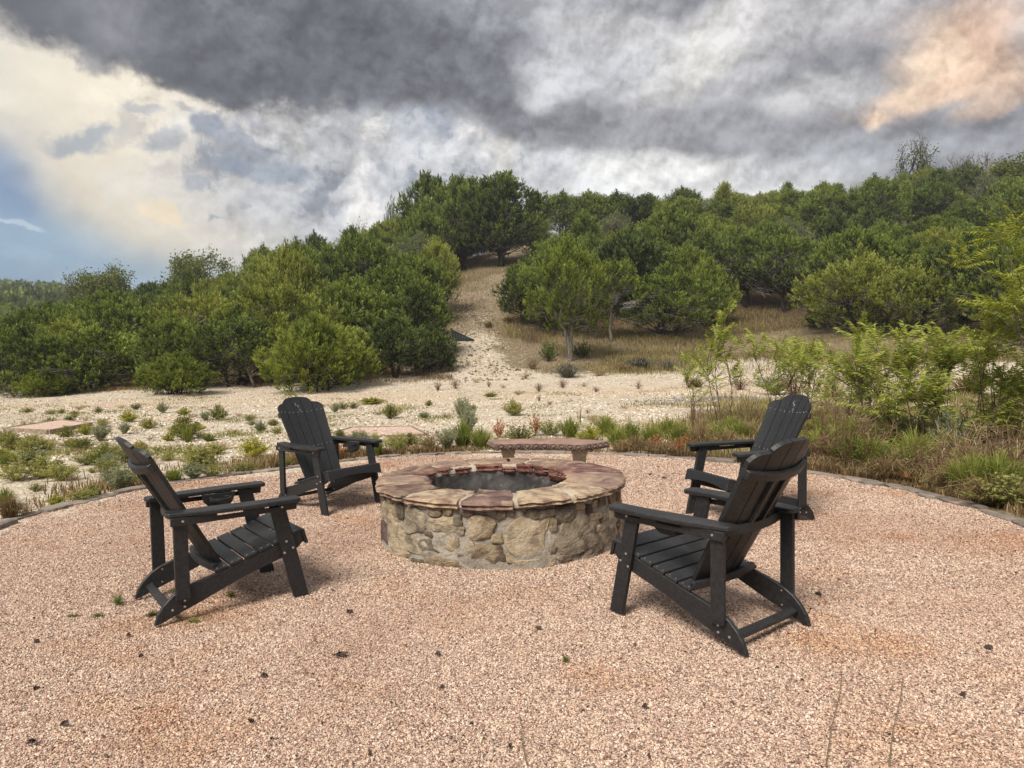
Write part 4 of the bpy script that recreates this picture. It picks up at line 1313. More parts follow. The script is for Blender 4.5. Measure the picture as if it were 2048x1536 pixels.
# worn white print at the top of the middle slats
b = MB()
rs2 = random.Random(5)
pts = [(-.012, .80), (-.02, .79), (-.022, .775), (-.012, .765), (-.002, .772), (.004, .76), (.0, .745), (.006, .73), (.012, .715), (.008, .70)]
for i in range(len(pts) - 1):
    if i in (3, 6): continue
    (u0, l0), (u1, l1) = pts[i], pts[i + 1]; w_ = rs2.uniform(.0012, .003)
    b.add([back_pt(u0 - w_, l0, .0117), back_pt(u0 + w_, l0, .0117), back_pt(u1 + w_, l1, .0117), back_pt(u1 - w_, l1, .0117)], [(0, 1, 2, 3)])
print_me = b.mesh('worn_print', M['worn'])

CHAIRS = [
    (-1.45, 4.553, 36.6, 'black adirondack chair nearest on the left, seen from behind its right side'),
    (0.777, 4.124, 128.8, 'black adirondack chair nearest on the right, its back to the camera'),
    (-1.455, 6.625, -40.7, 'black adirondack chair on the far left of the fire pit, facing the camera'),
    (1.588, 5.925, 199.4, 'black adirondack chair on the far right, partly hidden behind the nearer chair'),
]
for (x, y, a_, lab) in CHAIRS:
    c = empty('adirondack_chair', (x, y, 0.004), R(a_))
    tag(c, lab, 'chair', 'black adirondack chairs round the fire pit')
    for nm, me in CH:
        o = obj(nm, me, c)
        if nm == 'bolts': o['kind'] = 'stuff'
    obj('worn_print', print_me, c)['label'] = 'worn white print on the middle back slat'

# ================================================================== vegetation materials
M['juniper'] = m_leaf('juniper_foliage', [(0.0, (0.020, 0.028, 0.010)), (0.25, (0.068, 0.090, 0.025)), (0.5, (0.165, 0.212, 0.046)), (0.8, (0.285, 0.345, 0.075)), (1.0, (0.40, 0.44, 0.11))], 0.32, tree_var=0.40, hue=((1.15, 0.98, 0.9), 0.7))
M['juniper_bright'] = m_leaf('bright_juniper_foliage', [(0.0, (0.030, 0.040, 0.010)), (0.28, (0.10, 0.13, 0.027)), (0.6, (0.23, 0.275, 0.052)), (1.0, (0.40, 0.43, 0.09))], 0.34, tree_var=0.10)
M['grey_green'] = m_leaf('grey_green_foliage', [(0.0, (0.06, 0.07, 0.035)), (0.5, (0.19, 0.21, 0.10)), (1.0, (0.34, 0.36, 0.18))], 0.3, tree_var=0.2)
M['oak'] = m_leaf('oak_foliage', [(0.0, (0.06, 0.07, 0.022)), (0.5, (0.17, 0.19, 0.055)), (1.0, (0.32, 0.33, 0.10))], 0.34, tree_var=0.2)
M['sumac'] = m_leaf('sumac_leaflets', [(0.0, (0.16, 0.19, 0.045)), (0.4, (0.31, 0.35, 0.085)), (0.75, (0.45, 0.47, 0.11)), (1.0, (0.58, 0.55, 0.15))], 0.42, tree_var=0.45)
M['sumac_yellow'] = m_leaf('yellowing_leaflets', [(0.0, (0.18, 0.22, 0.03)), (0.5, (0.33, 0.35, 0.06)), (1.0, (0.52, 0.46, 0.12))], 0.38, tree_var=0.45)
M['weed_green'] = m_leaf('weed_leaves', [(0.0, (0.09, 0.088, 0.032)), (0.35, (0.21, 0.208, 0.072)), (0.7, (0.36, 0.345, 0.12)), (1.0, (0.52, 0.46, 0.19))], 0.34, tree_var=0.4)
M['weed_yellow'] = m_leaf('yellow_green_weed_leaves', [(0.0, (0.14, 0.14, 0.03)), (0.5, (0.36, 0.35, 0.06)), (1.0, (0.56, 0.50, 0.10))], 0.34, tree_var=0.3)
M['weed_grey'] = m_leaf('grey_weed_leaves', [(0.0, (0.12, 0.125, 0.07)), (0.5, (0.26, 0.275, 0.16)), (1.0, (0.42, 0.42, 0.28))], 0.3, tree_var=0.3)
M['grass_green'] = m_leaf('green_grass_blades', [(0.0, (0.08, 0.10, 0.025)), (0.35, (0.19, 0.225, 0.05)), (0.7, (0.33, 0.345, 0.08)), (1.0, (0.50, 0.45, 0.18))], 0.34, tree_var=0.35)
M['grass_dry'] = m_leaf('dry_grass_blades', [(0.0, (0.10, 0.06, 0.035)), (0.35, (0.26, 0.175, 0.09)), (0.7, (0.46, 0.34, 0.19)), (1.0, (0.62, 0.50, 0.32))], 0.3, tree_var=0.35)
M['grass_slope'] = m_leaf('slope_grass_blades', [(0.0, (0.10, 0.075, 0.035)), (0.35, (0.24, 0.19, 0.085)), (0.7, (0.40, 0.33, 0.155)), (1.0, (0.55, 0.46, 0.25))], 0.3, tree_var=0.3)
M['rust'] = m_leaf('rust_orange_leaves', [(0.0, (0.16, 0.055, 0.025)), (0.5, (0.42, 0.18, 0.08)), (1.0, (0.60, 0.34, 0.17))], 0.3, tree_var=0.2)
M['red_brown'] = m_leaf('red_brown_stems', [(0.0, (0.07, 0.035, 0.025)), (0.5, (0.17, 0.09, 0.06)), (1.0, (0.28, 0.18, 0.12))], 0.15, tree_var=0.2)
M['sotol'] = m_leaf('grey_spiky_blades', [(0.0, (0.07, 0.065, 0.045)), (0.5, (0.16, 0.15, 0.115)), (1.0, (0.29, 0.275, 0.22))], 0.15, tree_var=0.2)
M['char'] = m_plain('charred_debris', (0.10, 0.075, 0.062), 0.9, 0.2, 0, 0.5)

def unit(v): return v / np.maximum(np.linalg.norm(v, axis=-1, keepdims=True), 1e-9)

def diamonds(P, D, Ls, Ws, r):
    """leaf-sized four-sided blades: base P, direction D, length Ls, width Ws"""
    n = len(P)
    side = unit(np.cross(D, unit(r.normal(size=(n, 3)))))
    mid = P + D * (Ls * 0.45)[:, None]
    V = np.empty((n, 4, 3)); V[:, 0] = P; V[:, 1] = mid + side * (Ws / 2)[:, None]; V[:, 2] = P + D * Ls[:, None]; V[:, 3] = mid - side * (Ws / 2)[:, None]
    F = np.arange(n * 4).reshape(n, 4)
    return V.reshape(-1, 3), F

def tube_np(b, pts, r0, r1, k=5, a=0.5):
    n = len(pts); b.tube([tuple(p) for p in pts], [r0 + (r1 - r0) * i / (n - 1) for i in range(n)], k, a)

def wander(p, q, n, amp, r):
    p = np.array(p, float); q = np.array(q, float)
    out = []
    off = r.normal(size=(3,)) * amp; off2 = r.normal(size=(3,)) * amp * 0.5
    for i in range(n + 1):
        u = i / n
        out.append(p + (q - p) * u + off * math.sin(math.pi * u) + off2 * math.sin(2 * math.pi * u))
    return out

def juniper_proto(seed, H=4.0, Rc=1.6, base=0.12, nl=38, tufts=46, spr=13, slen=0.13, spiky=0.5, trunk_h=None, lean=0.0, stems=3, profile='round', mat='juniper', lob=1.0, bark='bark_dark', dead=120):
    r = np.random.default_rng(seed)
    # lobes through the crown's shell
    cen = []; rad = []
    nl = int(nl * 1.45); tufts = int(tufts * .44); spr = int(spr * 1.55)
    tries = 0
    while len(cen) < nl and tries < 6000:
        tries += 1
        h = r.uniform(0, 1) ** 0.85
        if profile == 'round':
            pr = math.sqrt(max(0, 1 - (2 * (h - .42) / 1.22) ** 2))
        elif profile == 'cone':
            pr = (1 - h) ** 0.75 * 0.95 + 0.08
        elif profile == 'umbrella':
            pr = math.sqrt(max(0, 1 - ((h - .35) / .66) ** 2)) if h > .35 else 0.55 + 1.28 * h
        else:
            pr = 0.55 + 0.4 * math.sin(math.pi * min(1, h * 1.1))
        ang = r.uniform(0, 2 * math.pi)
        rr_ = pr * Rc * (0.42 + 0.50 * r.uniform(0, 1) ** .6) * (1 + 0.24 * math.sin(2 * ang + seed) + 0.20 * math.sin(4 * ang + h * 7 + seed * 3) + .08 * r.normal())
        z = H * (base + (1 - base) * (0.06 + 0.80 * h))
        rl = Rc * r.uniform(.15, .27) * lob * (1.1 - 0.35 * h)
        c = np.array([math.cos(ang) * rr_ + lean * z, math.sin(ang) * rr_, z])
        if all(np.linalg.norm(c - o) > 0.72 * (rl + q) for o, q in zip(cen, rad)):
            cen.append(c); rad.append(rl)
    strz = [r.uniform(.75, 1.25) for _ in cen]
    for _ in range(int(8 + 8 * spiky)):                         # leaders standing out of the top
        ang = r.uniform(0, 6.28); q = Rc * r.uniform(0, .62) ; hz_ = 1 - .42 * (q / Rc) ** 1.5
        cen.append(np.array([math.cos(ang) * q + lean * H, math.sin(ang) * q, H * (hz_ - .10) * r.uniform(.93, 1.06)])); rad.append(Rc * r.uniform(.09, .15)); strz.append(r.uniform(1.8, 3.2))
    cen = np.array(cen); rad = np.array(rad); strz = np.array(strz)
    nlb = len(cen)
    axis = np.zeros((nlb, 3)); axis[:, 0] = lean * cen[:, 2]; axis[:, 2] = cen[:, 2] * 0.75
    outw = unit(cen - axis + np.array([0, 0, .25]))
    T = tufts
    d = unit(r.normal(size=(nlb, T, 3)) + outw[:, None] * 0.55 + np.array([0, 0, .25]))
    rl = rad[:, None, None]
    stretch = np.ones((nlb, 1, 3)); stretch[:, 0, 2] = strz
    tp = cen[:, None] + d * rl * stretch * (0.62 + 0.45 * r.uniform(0, 1, (nlb, T, 1)))
    ta = unit(0.50 * d + np.array([0, 0, 0.45 + 0.5 * spiky]) + 0.30 * outw[:, None] + 0.22 * r.normal(size=(nlb, T, 3)))
    tl = (0.26 + 0.26 * r.uniform(0, 1, (nlb, T))) * (1 + 0.5 * spiky * (d[..., 2] > 0.4)) * (H / 4) ** .4
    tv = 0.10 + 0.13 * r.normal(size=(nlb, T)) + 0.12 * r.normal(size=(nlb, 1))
    tp = tp.reshape(-1, 3); ta = ta.reshape(-1, 3); tl = tl.ravel(); tv = tv.ravel()
    n = len(tp)
    u = r.uniform(0, 1, (n, spr)) ** 0.8
    jit = unit(r.normal(size=(n, spr, 3)))
    wdt = (1 - 0.75 * u)[..., None] * 0.085 * (H / 4) ** .3
    P = tp[:, None] + ta[:, None] * (u * tl[:, None])[..., None] + jit * wdt * 1.05
    D = unit(ta[:, None] * 0.95 + jit * 0.60 * (1 - 0.5 * u)[..., None] + np.array([0, 0, .12]))
    Ls = slen * r.uniform(.6, 1.3, (n, spr)); Ws = Ls * r.uniform(.24, .38, (n, spr))
    V, F = diamonds(P.reshape(-1, 3), D.reshape(-1, 3), Ls.ravel(), Ws.ravel(), r)
    val = np.clip(tv[:, None] + 0.62 * u + 0.07 * r.normal(size=(n, spr)), 0, 1)  # lit tips and shaded tuft bases painted into leaf tone, besides paler new growth
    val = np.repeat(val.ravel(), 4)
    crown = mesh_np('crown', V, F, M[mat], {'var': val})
    eff_r = float(np.percentile(np.hypot(V[:, 0] - lean * V[:, 2], V[:, 1]), 96)); eff_h = float(np.percentile(V[:, 2], 99.7))
    # trunk and limbs
    b = MB()
    th_ = trunk_h if trunk_h is not None else H * base
    for s in range(stems):
        a0 = 2 * math.pi * s / stems + r.uniform(0, 1)
        foot = np.array([math.cos(a0) * .06 * stems, math.sin(a0) * .06 * stems, -0.15])
        top = np.array([math.cos(a0) * Rc * .22 * (stems > 1) + lean * H * .6, math.sin(a0) * Rc * .22 * (stems > 1), H * .68])
        pts = wander(foot, top, 8, 0.05 * H, r)
        r0 = 0.035 * H ** .9 / (1 + .35 * (stems - 1))
        tube_np(b, pts, r0 * 1.25, r0 * .3, 7)
        idx = [i for i in range(nlb) if i % stems == s]
        for i in idx:
            k_ = min(7, max(2, int(8 * min(.9, (cen[i][2] * .72) / (H * .68)))))
            tube_np(b, wander(pts[k_], cen[i], 4, 0.06 * H * .4, r), r0 * .42, .012, 4)
    trunk = b.mesh('trunk', M[bark], True)
    # dead grey twigs in the lower and inner crown
    b = MB()
    for i in range(int(dead * 1.5)):
        j = r.integers(nlb)
        p = cen[j] * np.array([.55, .55, .9]) + r.normal(size=3) * rad[j] * .5
        q = cen[j] + unit(cen[j] - np.array([0, 0, cen[j][2]]) + r.normal(size=3) * .5) * rad[j] * r.uniform(.5, 1.15)
        q[2] -= r.uniform(0, .25) * rad[j]
        pts = wander(p, q, 3, .06, r)
        b.tube([tuple(x_) for x_ in pts], [.015, .011, .008, .003], 3, 0.5)
        for _ in range(3):
            k_ = r.integers(1, 4); q2 = pts[k_] + unit(r.normal(size=3) + unit(q - p)) * r.uniform(.12, .34)
            b.tube([tuple(pts[k_]), tuple(q2)], [.006, .002], 3, 0.5)
    deadm = b.mesh('dead_branches', M['twig'])
    return dict(H=eff_h, R=eff_r, parts=[('trunk', trunk), ('crown', crown), ('dead_branches', deadm)])

JP = {
    'bushA': juniper_proto(11, 2.6, 1.6, 0.02, 56, 52, 13, 0.11, .45, stems=5, mat='juniper_bright', lob=1.0, dead=60),
    'bushB': juniper_proto(12, 3.0, 1.9, 0.03, 44, 42, 13, 0.13, .4, stems=4, lob=.95, dead=150),
    'treeA': juniper_proto(13, 4.6, 1.9, 0.14, 46, 42, 13, 0.14, .5, stems=2, dead=120),
    'treeB': juniper_proto(14, 5.0, 2.1, 0.12, 50, 42, 13, 0.15, .8, stems=3, dead=180),
    'treeC': juniper_proto(15, 4.2, 2.2, 0.10, 48, 44, 12, 0.14, .35, stems=3, profile='umbrella', dead=220),
    'cone': juniper_proto(16, 4.6, 1.3, 0.05, 34, 46, 13, 0.13, 1.0, stems=1, profile='cone', dead=50),
    'umb': juniper_proto(17, 4.8, 2.6, 0.34, 46, 46, 12, 0.14, .3, stems=2, profile='umbrella', dead=260),
    'tall': juniper_proto(18, 7.0, 2.5, 0.10, 60, 46, 13, 0.19, .6, stems=2, dead=200),
    'grey': juniper_proto(19, 3.4, 1.6, 0.08, 34, 30, 10, 0.11, .2, stems=4, mat='grey_green', dead=260),
}
GROUP_W = 'junipers of the wooded hillside'
def tree_obj(kind, x, y, H, Wd=None, label=None, group=None, rz=None, sink=0.0, cat='tree', name='juniper_tree'):
    p = JP[kind]
    e = empty(name, (x, y, gz(x, y) - sink), random.uniform(0, 6.28) if rz is None else rz)
    sz = H / p['H']; sx = (Wd / 2 / p['R']) * 1.0 if Wd else sz * random.uniform(.9, 1.12)
    e.scale = (sx, sx, sz)
    tag(e, label, cat, group)
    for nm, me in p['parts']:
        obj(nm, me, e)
    return e

placed = []
def hero(kind, px, py, top, wpx, label, cat='tree', name='juniper_tree', rz=None, group=GROUP_W, dd=0.0):
    p = at(px, py); dist = p[1] + dd
    if dd:
        p = ray(px, py); p = p / p[1] * dist
    x, y = p[0], dist
    d = math.hypot(x, y)
    g = gz(x, y)
    k = y / (ray(px, top)[1])
    H = CAM_H + ray(px, top)[2] * k - g
    W = wpx / F_PX * y
    placed.append((x, y, W / 2))
    return tree_obj(kind, x, y, H * 1.02, W, label, group, rz, 0.05, cat, name)

hero('bushA', 640, 783, 630, 222, 'round bright green juniper bush behind the far left chair', 'bush', 'juniper_bush')
hero('bushA', 352, 788, 705, 150, 'small bright juniper bush low at the front edge of the left wood', 'bush', 'juniper_bush', 1.0)
hero('treeA', 340, 778, 630, 170, 'upright juniper behind the small bright bush in the front row on the left', rz=2.0)
hero('treeC', 470, 772, 622, 230, 'spreading juniper with grey twigs and a bare leaning trunk, left of the round bush')
hero('bushB', 185, 783, 648, 250, 'wide dark juniper thicket at the gravel edge on the far left', 'bush', 'juniper_bush')
hero('bushB', 60, 790, 655, 190, 'dark juniper bush cut by the left edge of the picture', 'bush', 'juniper_bush')
hero('bushA', 92, 793, 735, 110, 'lowest juniper bush of the far left thicket', 'bush', 'juniper_bush', 3.0)
hero('treeB', 240, 755, 598, 210, 'broad juniper behind the far left thicket')
hero('treeB', 100, 760, 610, 210, 'broad juniper rising behind the leftmost bushes')
hero('treeA', 790, 757, 622, 140, 'dark juniper between the round bush and the trail')
hero('bushB', 862, 744, 648, 120, 'small juniper bush right beside the lower end of the trail', 'bush', 'juniper_bush')
hero('treeB', 700, 735, 560, 200, 'juniper behind the round bright bush')
hero('treeA', 560, 745, 575, 180, 'juniper with a rounded top behind the far left chair')
hero('treeC', 400, 740, 570, 230, 'juniper uphill behind the small bright bush, with a flat top')
hero('treeB', 780, 700, 530, 210, 'grey twigged juniper on the slope left of the trail')
hero('treeA', 872, 632, 478, 115, 'bright juniper at the left edge of the trail halfway up')
hero('treeB', 830, 660, 505, 150, 'juniper next to the trail, left of the halfway one')
hero('treeB', 760, 610, 492, 150, 'juniper with pointed top left of the trail')
hero('tall', 1000, 533, 350, 190, 'tall dark juniper on the crest left of the trail with bare grey branches')
hero('tall', 930, 540, 358, 150, 'tall dark juniper on the crest, second from the trail')
hero('tall', 862, 545, 352, 120, 'tall juniper with a lumpy top on the crest, third from the trail')
hero('cone', 1068, 512, 385, 80, 'pointed juniper leaning over the top of the trail')
hero('grey', 790, 520, 408, 90, 'thin grey green tree with open branches on the left skyline')
hero('treeA', 1045, 650, 520, 120, 'juniper bush at the right edge of the trail')
hero('treeB', 1262, 640, 462, 170, 'full juniper behind the twiggy pale trunked tree')
hero('treeA', 1190, 610, 470, 120, 'juniper crown behind the leaning trunk tree')
hero('bushA', 1416, 652, 520, 128, 'yellow green juniper in the gap right of the hillside clearing')
hero('treeB', 1375, 615, 490, 120, 'brownish juniper with bare lower limbs right of the clearing')
hero('umb', 1570, 625, 470, 200, 'umbrella shaped juniper with a thick dark trunk in the clearing')
hero('umb', 1492, 618, 465, 170, 'juniper with a thin dark trunk left of the thick trunked one')
hero('treeC', 1715, 668, 500, 230, 'low spreading juniper with branches sweeping the ground on the right')
hero('treeC', 1830, 672, 520, 220, 'spreading juniper with several dark trunks on the right')
hero('treeB', 1930, 668, 480, 200, 'juniper behind the sumacs near the right edge')
hero('treeB', 2040, 680, 470, 190, 'juniper cut by the right edge of the picture')
hero('bushB', 1655, 655, 585, 90, 'small juniper bush in front of the umbrella shaped junipers', 'bush', 'juniper_bush')
hero('grey', 1178, 475, 425, 45, 'small grey green bush at the top of the trail', 'bush', 'grey_bush')
hero('treeB', 1125, 478, 385, 95, 'juniper on the skyline at the head of the trail')
hero('treeB', 1180, 478, 384, 110, 'skyline juniper behind the small grey green bush')
hero('treeA', 1290, 474, 388, 120, 'third skyline juniper right of the head of the trail')
hero('treeB', 1235, 475, 385, 110, 'skyline juniper right of the small grey green bush')

# hero: the leaning two-trunk juniper and the twiggy pale one in the clearing
def limb_tree(seed, H, Rc, crown_base, trunks, bark, mat, nl, dead, cxo=0.0, spiky=.5, tufts=44):
    p = juniper_proto(seed, H, Rc, crown_base, nl, tufts, 13, 0.125, spiky, stems=1, mat=mat, dead=dead, bark=bark)
    r = np.random.default_rng(seed)
    b = MB()
    for pts, r0, r1 in trunks:
        pts = [np.array(q_, float) for q_ in pts]
        fine = []
        for i in range(len(pts) - 1):
            for k_ in range(3): fine.append(pts[i] + (pts[i + 1] - pts[i]) * k_ / 3 + r.normal(size=3) * .012)
        fine.append(pts[-1]); tube_np(b, fine, r0, r1, 9)
    for i in range(26):
        a0 = r.uniform(0, 6.28); z = H * (crown_base + r.uniform(.05, .7) * (1 - crown_base))
        base_ = np.array(trunks[0][0][-1], float) * .8; base_[2] = min(z * .8 + .2, base_[2])
        tube_np(b, wander(base_, (base_[0] + math.cos(a0) * Rc * .7, math.sin(a0) * Rc * .7, z), 4, .1, r), .035, .008, 5)
    p['parts'][0] = ('trunk', b.mesh('trunk', M[bark], True))
    return p
JP['lean'] = limb_tree(31, 5.4, 2.0, 0.24, [([(0, 0, -.2), (-.03, 0, .6), (-.16, 0, 1.2), (-.55, .05, 2.0), (-.35, .05, 3.0), (0, 0, 4.2)], .17, .05),
                                            ([(0.02, .02, .5), (.05, 0, 1.0), (.12, 0, 1.7), (.25, 0, 3.0)], .12, .05)], 'bark', 'juniper_bright', 44, 110)
JP['pale'] = limb_tree(32, 4.0, 1.35, 0.36, [([(0, 0, -.2), (-.03, 0, .7), (.03, 0, 1.3), (0, 0, 2.0), (-.05, 0, 3.3)], .085, .03), ([(.0, 0, .95), (.14, 0, 1.4), (.2, 0, 1.55)], .05, .02)], 'bark', 'juniper_bright', 20, 260, tufts=30)
hero('lean', 1141, 722, 483, 176, 'juniper with a pale forked leaning trunk standing alone right of the trail', rz=0.0)
hero('pale', 1222, 684, 520, 125, 'small twiggy juniper with a thin pale trunk in the clearing', rz=0.0)

# bare leaning dead trunk at the left edge of the thicket
def dead_trunk(px, py, top, lean, label):
    p = at(px, py); e = empty('dead_trunk', (p[0], p[1], gz(p[0], p[1]) - .05))
    tag(e, label, 'dead trunk')
    H = (py - top) / F_PX * p[1]
    r = np.random.default_rng(px)
    b = MB(); pts = wander((0, 0, -.1), (lean * H, .1, H), 7, .08, r); tube_np(b, pts, .06, .02, 7)
    obj('trunk', b.mesh('trunk', M['bark'], True), e)
    b = MB()
    for i in range(9):
        k_ = r.integers(3, 8); q = pts[k_] + np.array([r.normal() * .5, r.normal() * .4, r.uniform(.1, .6)])
        tube_np(b, wander(pts[k_], q, 3, .05, r), .018, .004, 4)
    obj('branches', b.mesh('branches', M['twig'], True), e)
dead_trunk(513, 775, 660, -.45, 'bare grey trunk leaning left in front of the dark thicket')
dead_trunk(516, 768, 712, -.05, 'short upright pale dead trunk beside the leaning one')

# fill the hillside wood
def in_clearing(x, y):
    t = x / y
    if trail_d(np.array([x]), np.array([y]))[0] < 1.25 + (0.25 if y < 45 else 0): return True
    px = t * F_PX + 1024
    if y < 27.5: return True
    if 915 < px < 1115 and 34 < y < 66: return True
    if 1055 < px < 1170 and 60 < y < 90: return True
    if trail_d(np.array([x]), np.array([y]))[0] < 2.1 and y > 40: return True
    if 990 < px < 1360 and y < 36: return True
    if 1360 <= px < 1650 and y < 45: return True
    if 1650 <= px < 1900 and y < 39: return True
    if px >= 1900 and y < 40: return True
    if 1090 < px < 1215 and 60 < y < 88: return True
    return False
cand = []
rr_f = random.Random(99)
tries = 0
while len(cand) < 235 and tries < 60000:
    tries += 1
    y = 27.5 + (112 - 27.5) * rr_f.uniform(0, 1) ** 1.15
    t = rr_f.uniform(-.76, .76)
    x = t * y
    if in_clearing(x, y): continue
    if t < -.45 and y > 62 and rr_f.random() < .7: continue
    if t < 0.1 and y > 84: continue
    sp = 2.9 + y * .022
    if any(math.hypot(x - a_, y - b_) < max(sp * .8, c_ * .75 + 0.9) for a_, b_, c_ in placed): continue
    placed.append((x, y, sp / 2)); cand.append((x, y))
LANDMARK = [(0, 'the bush at the left edge'), (92, 'the lowest far left bush'), (185, 'the wide dark thicket'), (340, 'the small bright bush'),
            (470, 'the bare leaning trunk'), (640, 'the round bright green bush'), (790, 'the dark juniper beside the trail'), (940, 'the trail halfway up'),
            (1141, 'the pale forked trunk'), (1222, 'the thin pale trunk'), (1416, 'the yellow green juniper'), (1492, 'the thin dark trunk'),
            (1570, 'the thick dark trunk'), (1715, 'the low sweeping juniper'), (1830, 'the many trunked juniper'), (1960, 'the tall sumacs'), (2048, 'the right edge of the wood')]
ORD = 'first second third fourth fifth sixth seventh eighth ninth tenth eleventh twelfth thirteenth fourteenth fifteenth sixteenth seventeenth eighteenth nineteenth twentieth'.split()
count = {}
for x, y in sorted(cand, key=lambda c_: c_[1]):
    t = x / y
    kind = rr_f.choices(['treeA', 'treeB', 'treeC', 'cone', 'bushB', 'grey', 'tall'], [4, 6, 4, 3.2, 2 if y < 40 else .6, 1.6, .7 if y > 55 else 0])[0]
    H = {'treeA': 4.4, 'treeB': 4.8, 'treeC': 4.2, 'cone': 5.0, 'bushB': 3.0, 'grey': 3.8, 'tall': 6.0}[kind] * rr_f.uniform(.72, 1.2)
    if t < -.35: H *= .78
    if t > .1 and y > 70: H *= .9
    W = (4.2 + y * .014) * rr_f.uniform(.78, 1.2) * (.7 if kind == 'cone' else 1) * (.85 if t < -.35 else 1)
    px_ = t * F_PX + 1024
    lm = min(LANDMARK, key=lambda l_: abs(l_[0] - px_))
    side = 'left' if px_ < lm[0] else 'right'
    key = (lm[1], side); count[key] = count.get(key, 0) + 1
    look = {'treeA': 'round topped juniper', 'treeB': 'rough topped juniper', 'treeC': 'flat topped juniper', 'cone': 'narrow pointed juniper', 'bushB': 'low juniper', 'grey': 'thin greyish juniper', 'tall': 'tall juniper'}[kind]
    lab = '%s %s uphill behind, %s of %s' % (ORD[min(19, count[key] - 1)], look, side, lm[1])
    tree_obj(kind, x, y, H, W, lab, GROUP_W)

# far wooded ridge on the left, one mass
r = np.random.default_rng(5)
n_ = 1500
fy = r.uniform(105, 330, n_); fx = -fy * r.uniform(.30, 1.0, n_)
base_c = []
for k in range(n_):
    base_c.append((fx[k], fy[k]))
fz = ground_z(fx, fy)
m_ = 110
cH = r.uniform(3.2, 6.0, n_); cR = r.uniform(1.7, 3.2, n_)
d = unit(r.normal(size=(n_, m_, 3)) * np.array([1, 1, .8]) + np.array([0, 0, .25]))
lump = 0.75 + 0.4 * r.uniform(0, 1, (n_, m_, 1))
P = np.stack([fx, fy, fz], 1)[:, None] + d * np.stack([cR, cR, cH * .5], 1)[:, None] * lump + np.array([0, 0, 1]) * (cH * .48)[:, None, None]
D = unit(d * .5 + np.array([0, 0, .8]) + .3 * r.normal(size=(n_, m_, 3)))
V, F = diamonds(P.reshape(-1, 3) - D.reshape(-1, 3) * .3, D.reshape(-1, 3), r.uniform(.7, 1.5, n_ * m_), r.uniform(.5, 1.0, n_ * m_), r)
val = np.clip(.35 + .14 * r.normal(size=(n_, 1)) + .12 * r.normal(size=(n_, m_)), 0, 1)
tag(obj('far_woodland', mesh_np('far_woodland', V, F, M['juniper'], {'var': np.repeat(val.ravel(), 4)})), kind='stuff')

# ------------------------------------------------------------------ broadleaf trees on the skyline
def branchy(seed, H, spread, leaf_n, mat, bark='bark_dark', trunks=2, depth=4, leaf=.16, droop=0.0, r0=.11, top_only=False):
    r = np.random.default_rng(seed)
    b = MB(); tips = []
    def grow(p, d, L_, rad, lev):
        q = p + d * L_
        pts = wander(p, q, 3, L_ * .07, r); tube_np(b, pts, rad, rad * .62, 6 if lev < 2 else 4)
        if lev >= 2: tips.extend([pts[2], pts[3]])
        if lev >= depth: return
        for k_ in range(r.integers(2, 4)):
            nd = unit(d + r.normal(size=3) * spread + np.array([0, 0, .18 - droop]))
            grow(pts[3] if k_ else pts[2], nd, L_ * r.uniform(.62, .85), rad * .58, lev + 1)
    for s in range(trunks):
        a0 = 2 * math.pi * s / max(trunks, 1) + r.uniform(0, 2)
        grow(np.array([.1 * math.cos(a0), .1 * math.sin(a0), -.2]), unit(np.array([math.cos(a0) * .28, math.sin(a0) * .28, 1.0])), H * .36, r0, 0)
    wood = b.mesh('trunk', M[bark], True)
    parts = [('trunk', wood)]
    if leaf_n:
        tips = np.array(tips); j = r.integers(len(tips), size=leaf_n)
        if top_only: pass
        P = tips[j] + r.normal(size=(leaf_n, 3)) * leaf * 1.5
        D = unit(r.normal(size=(leaf_n, 3)))
        V, F = diamonds(P, D, leaf * r.uniform(.7, 1.3, leaf_n), leaf * .6 * r.uniform(.7, 1.3, leaf_n), r)
        val = np.clip(.5 + .2 * r.normal(size=leaf_n), 0, 1)
        parts.append(('crown', mesh_np('crown', V, F, M[mat], {'var': np.repeat(val, 4)})))
    zmax = max(v[2] for v in b.v)
    return dict(H=zmax, R=H * .4, parts=parts)
JP['sparse'] = branchy(41, 6.5, .34, 650, 'oak', depth=4, leaf=.17, r0=.17)
JP['sparse2'] = branchy(45, 6.5, .30, 380, 'oak', depth=4, leaf=.17, trunks=1, r0=.18)
JP['deadtree'] = branchy(42, 6.0, .36, 0, 'oak', bark='bark', depth=4, trunks=2, r0=.20)
JP['oak'] = branchy(43, 5.5, .55, 9000, 'oak', depth=5, leaf=.20, trunks=3)
def sky_tree(kind, px, top, dist, wpx, label, name, cat='tree'):
    v = ray(px, 500); x = v[0] / v[1] * dist; y = dist
    g = gz(x, y); H = CAM_H + ray(px, top)[2] / ray(px, top)[1] * y - g
    p = JP[kind]; e = empty(name, (x, y, g - .1), random.uniform(0, 6)); s = H / p['H']
    sx = wpx / F_PX * y / 2 / p['R']; e.scale = (sx, sx, s)
    tag(e, label, cat)
    for nm, me in p['parts']: obj(nm, me, e)
sky_tree('sparse', 1795, 275, 92, 120, 'sparse leafed tree with many bare branches above the right skyline', 'oak_tree')
sky_tree('sparse2', 1862, 262, 90, 70, 'thin half bare tree leaning right above the right skyline', 'oak_tree')
sky_tree('deadtree', 1940, 290, 88, 110, 'leafless pale grey tree above the right skyline', 'bare_tree')
sky_tree('oak', 1915, 350, 90, 100, 'pale leafed oak under the leafless tree on the right skyline', 'oak_tree')
sky_tree('oak', 2050, 308, 84, 150, 'round topped oak at the right end of the skyline', 'oak_tree')
sky_tree('oak', 390, 505, 84, 100, 'round headed hazy oak breaking the left skyline', 'oak_tree')
sky_tree('oak', 230, 535, 76, 90, 'yellow green oak above the far left junipers', 'oak_tree')
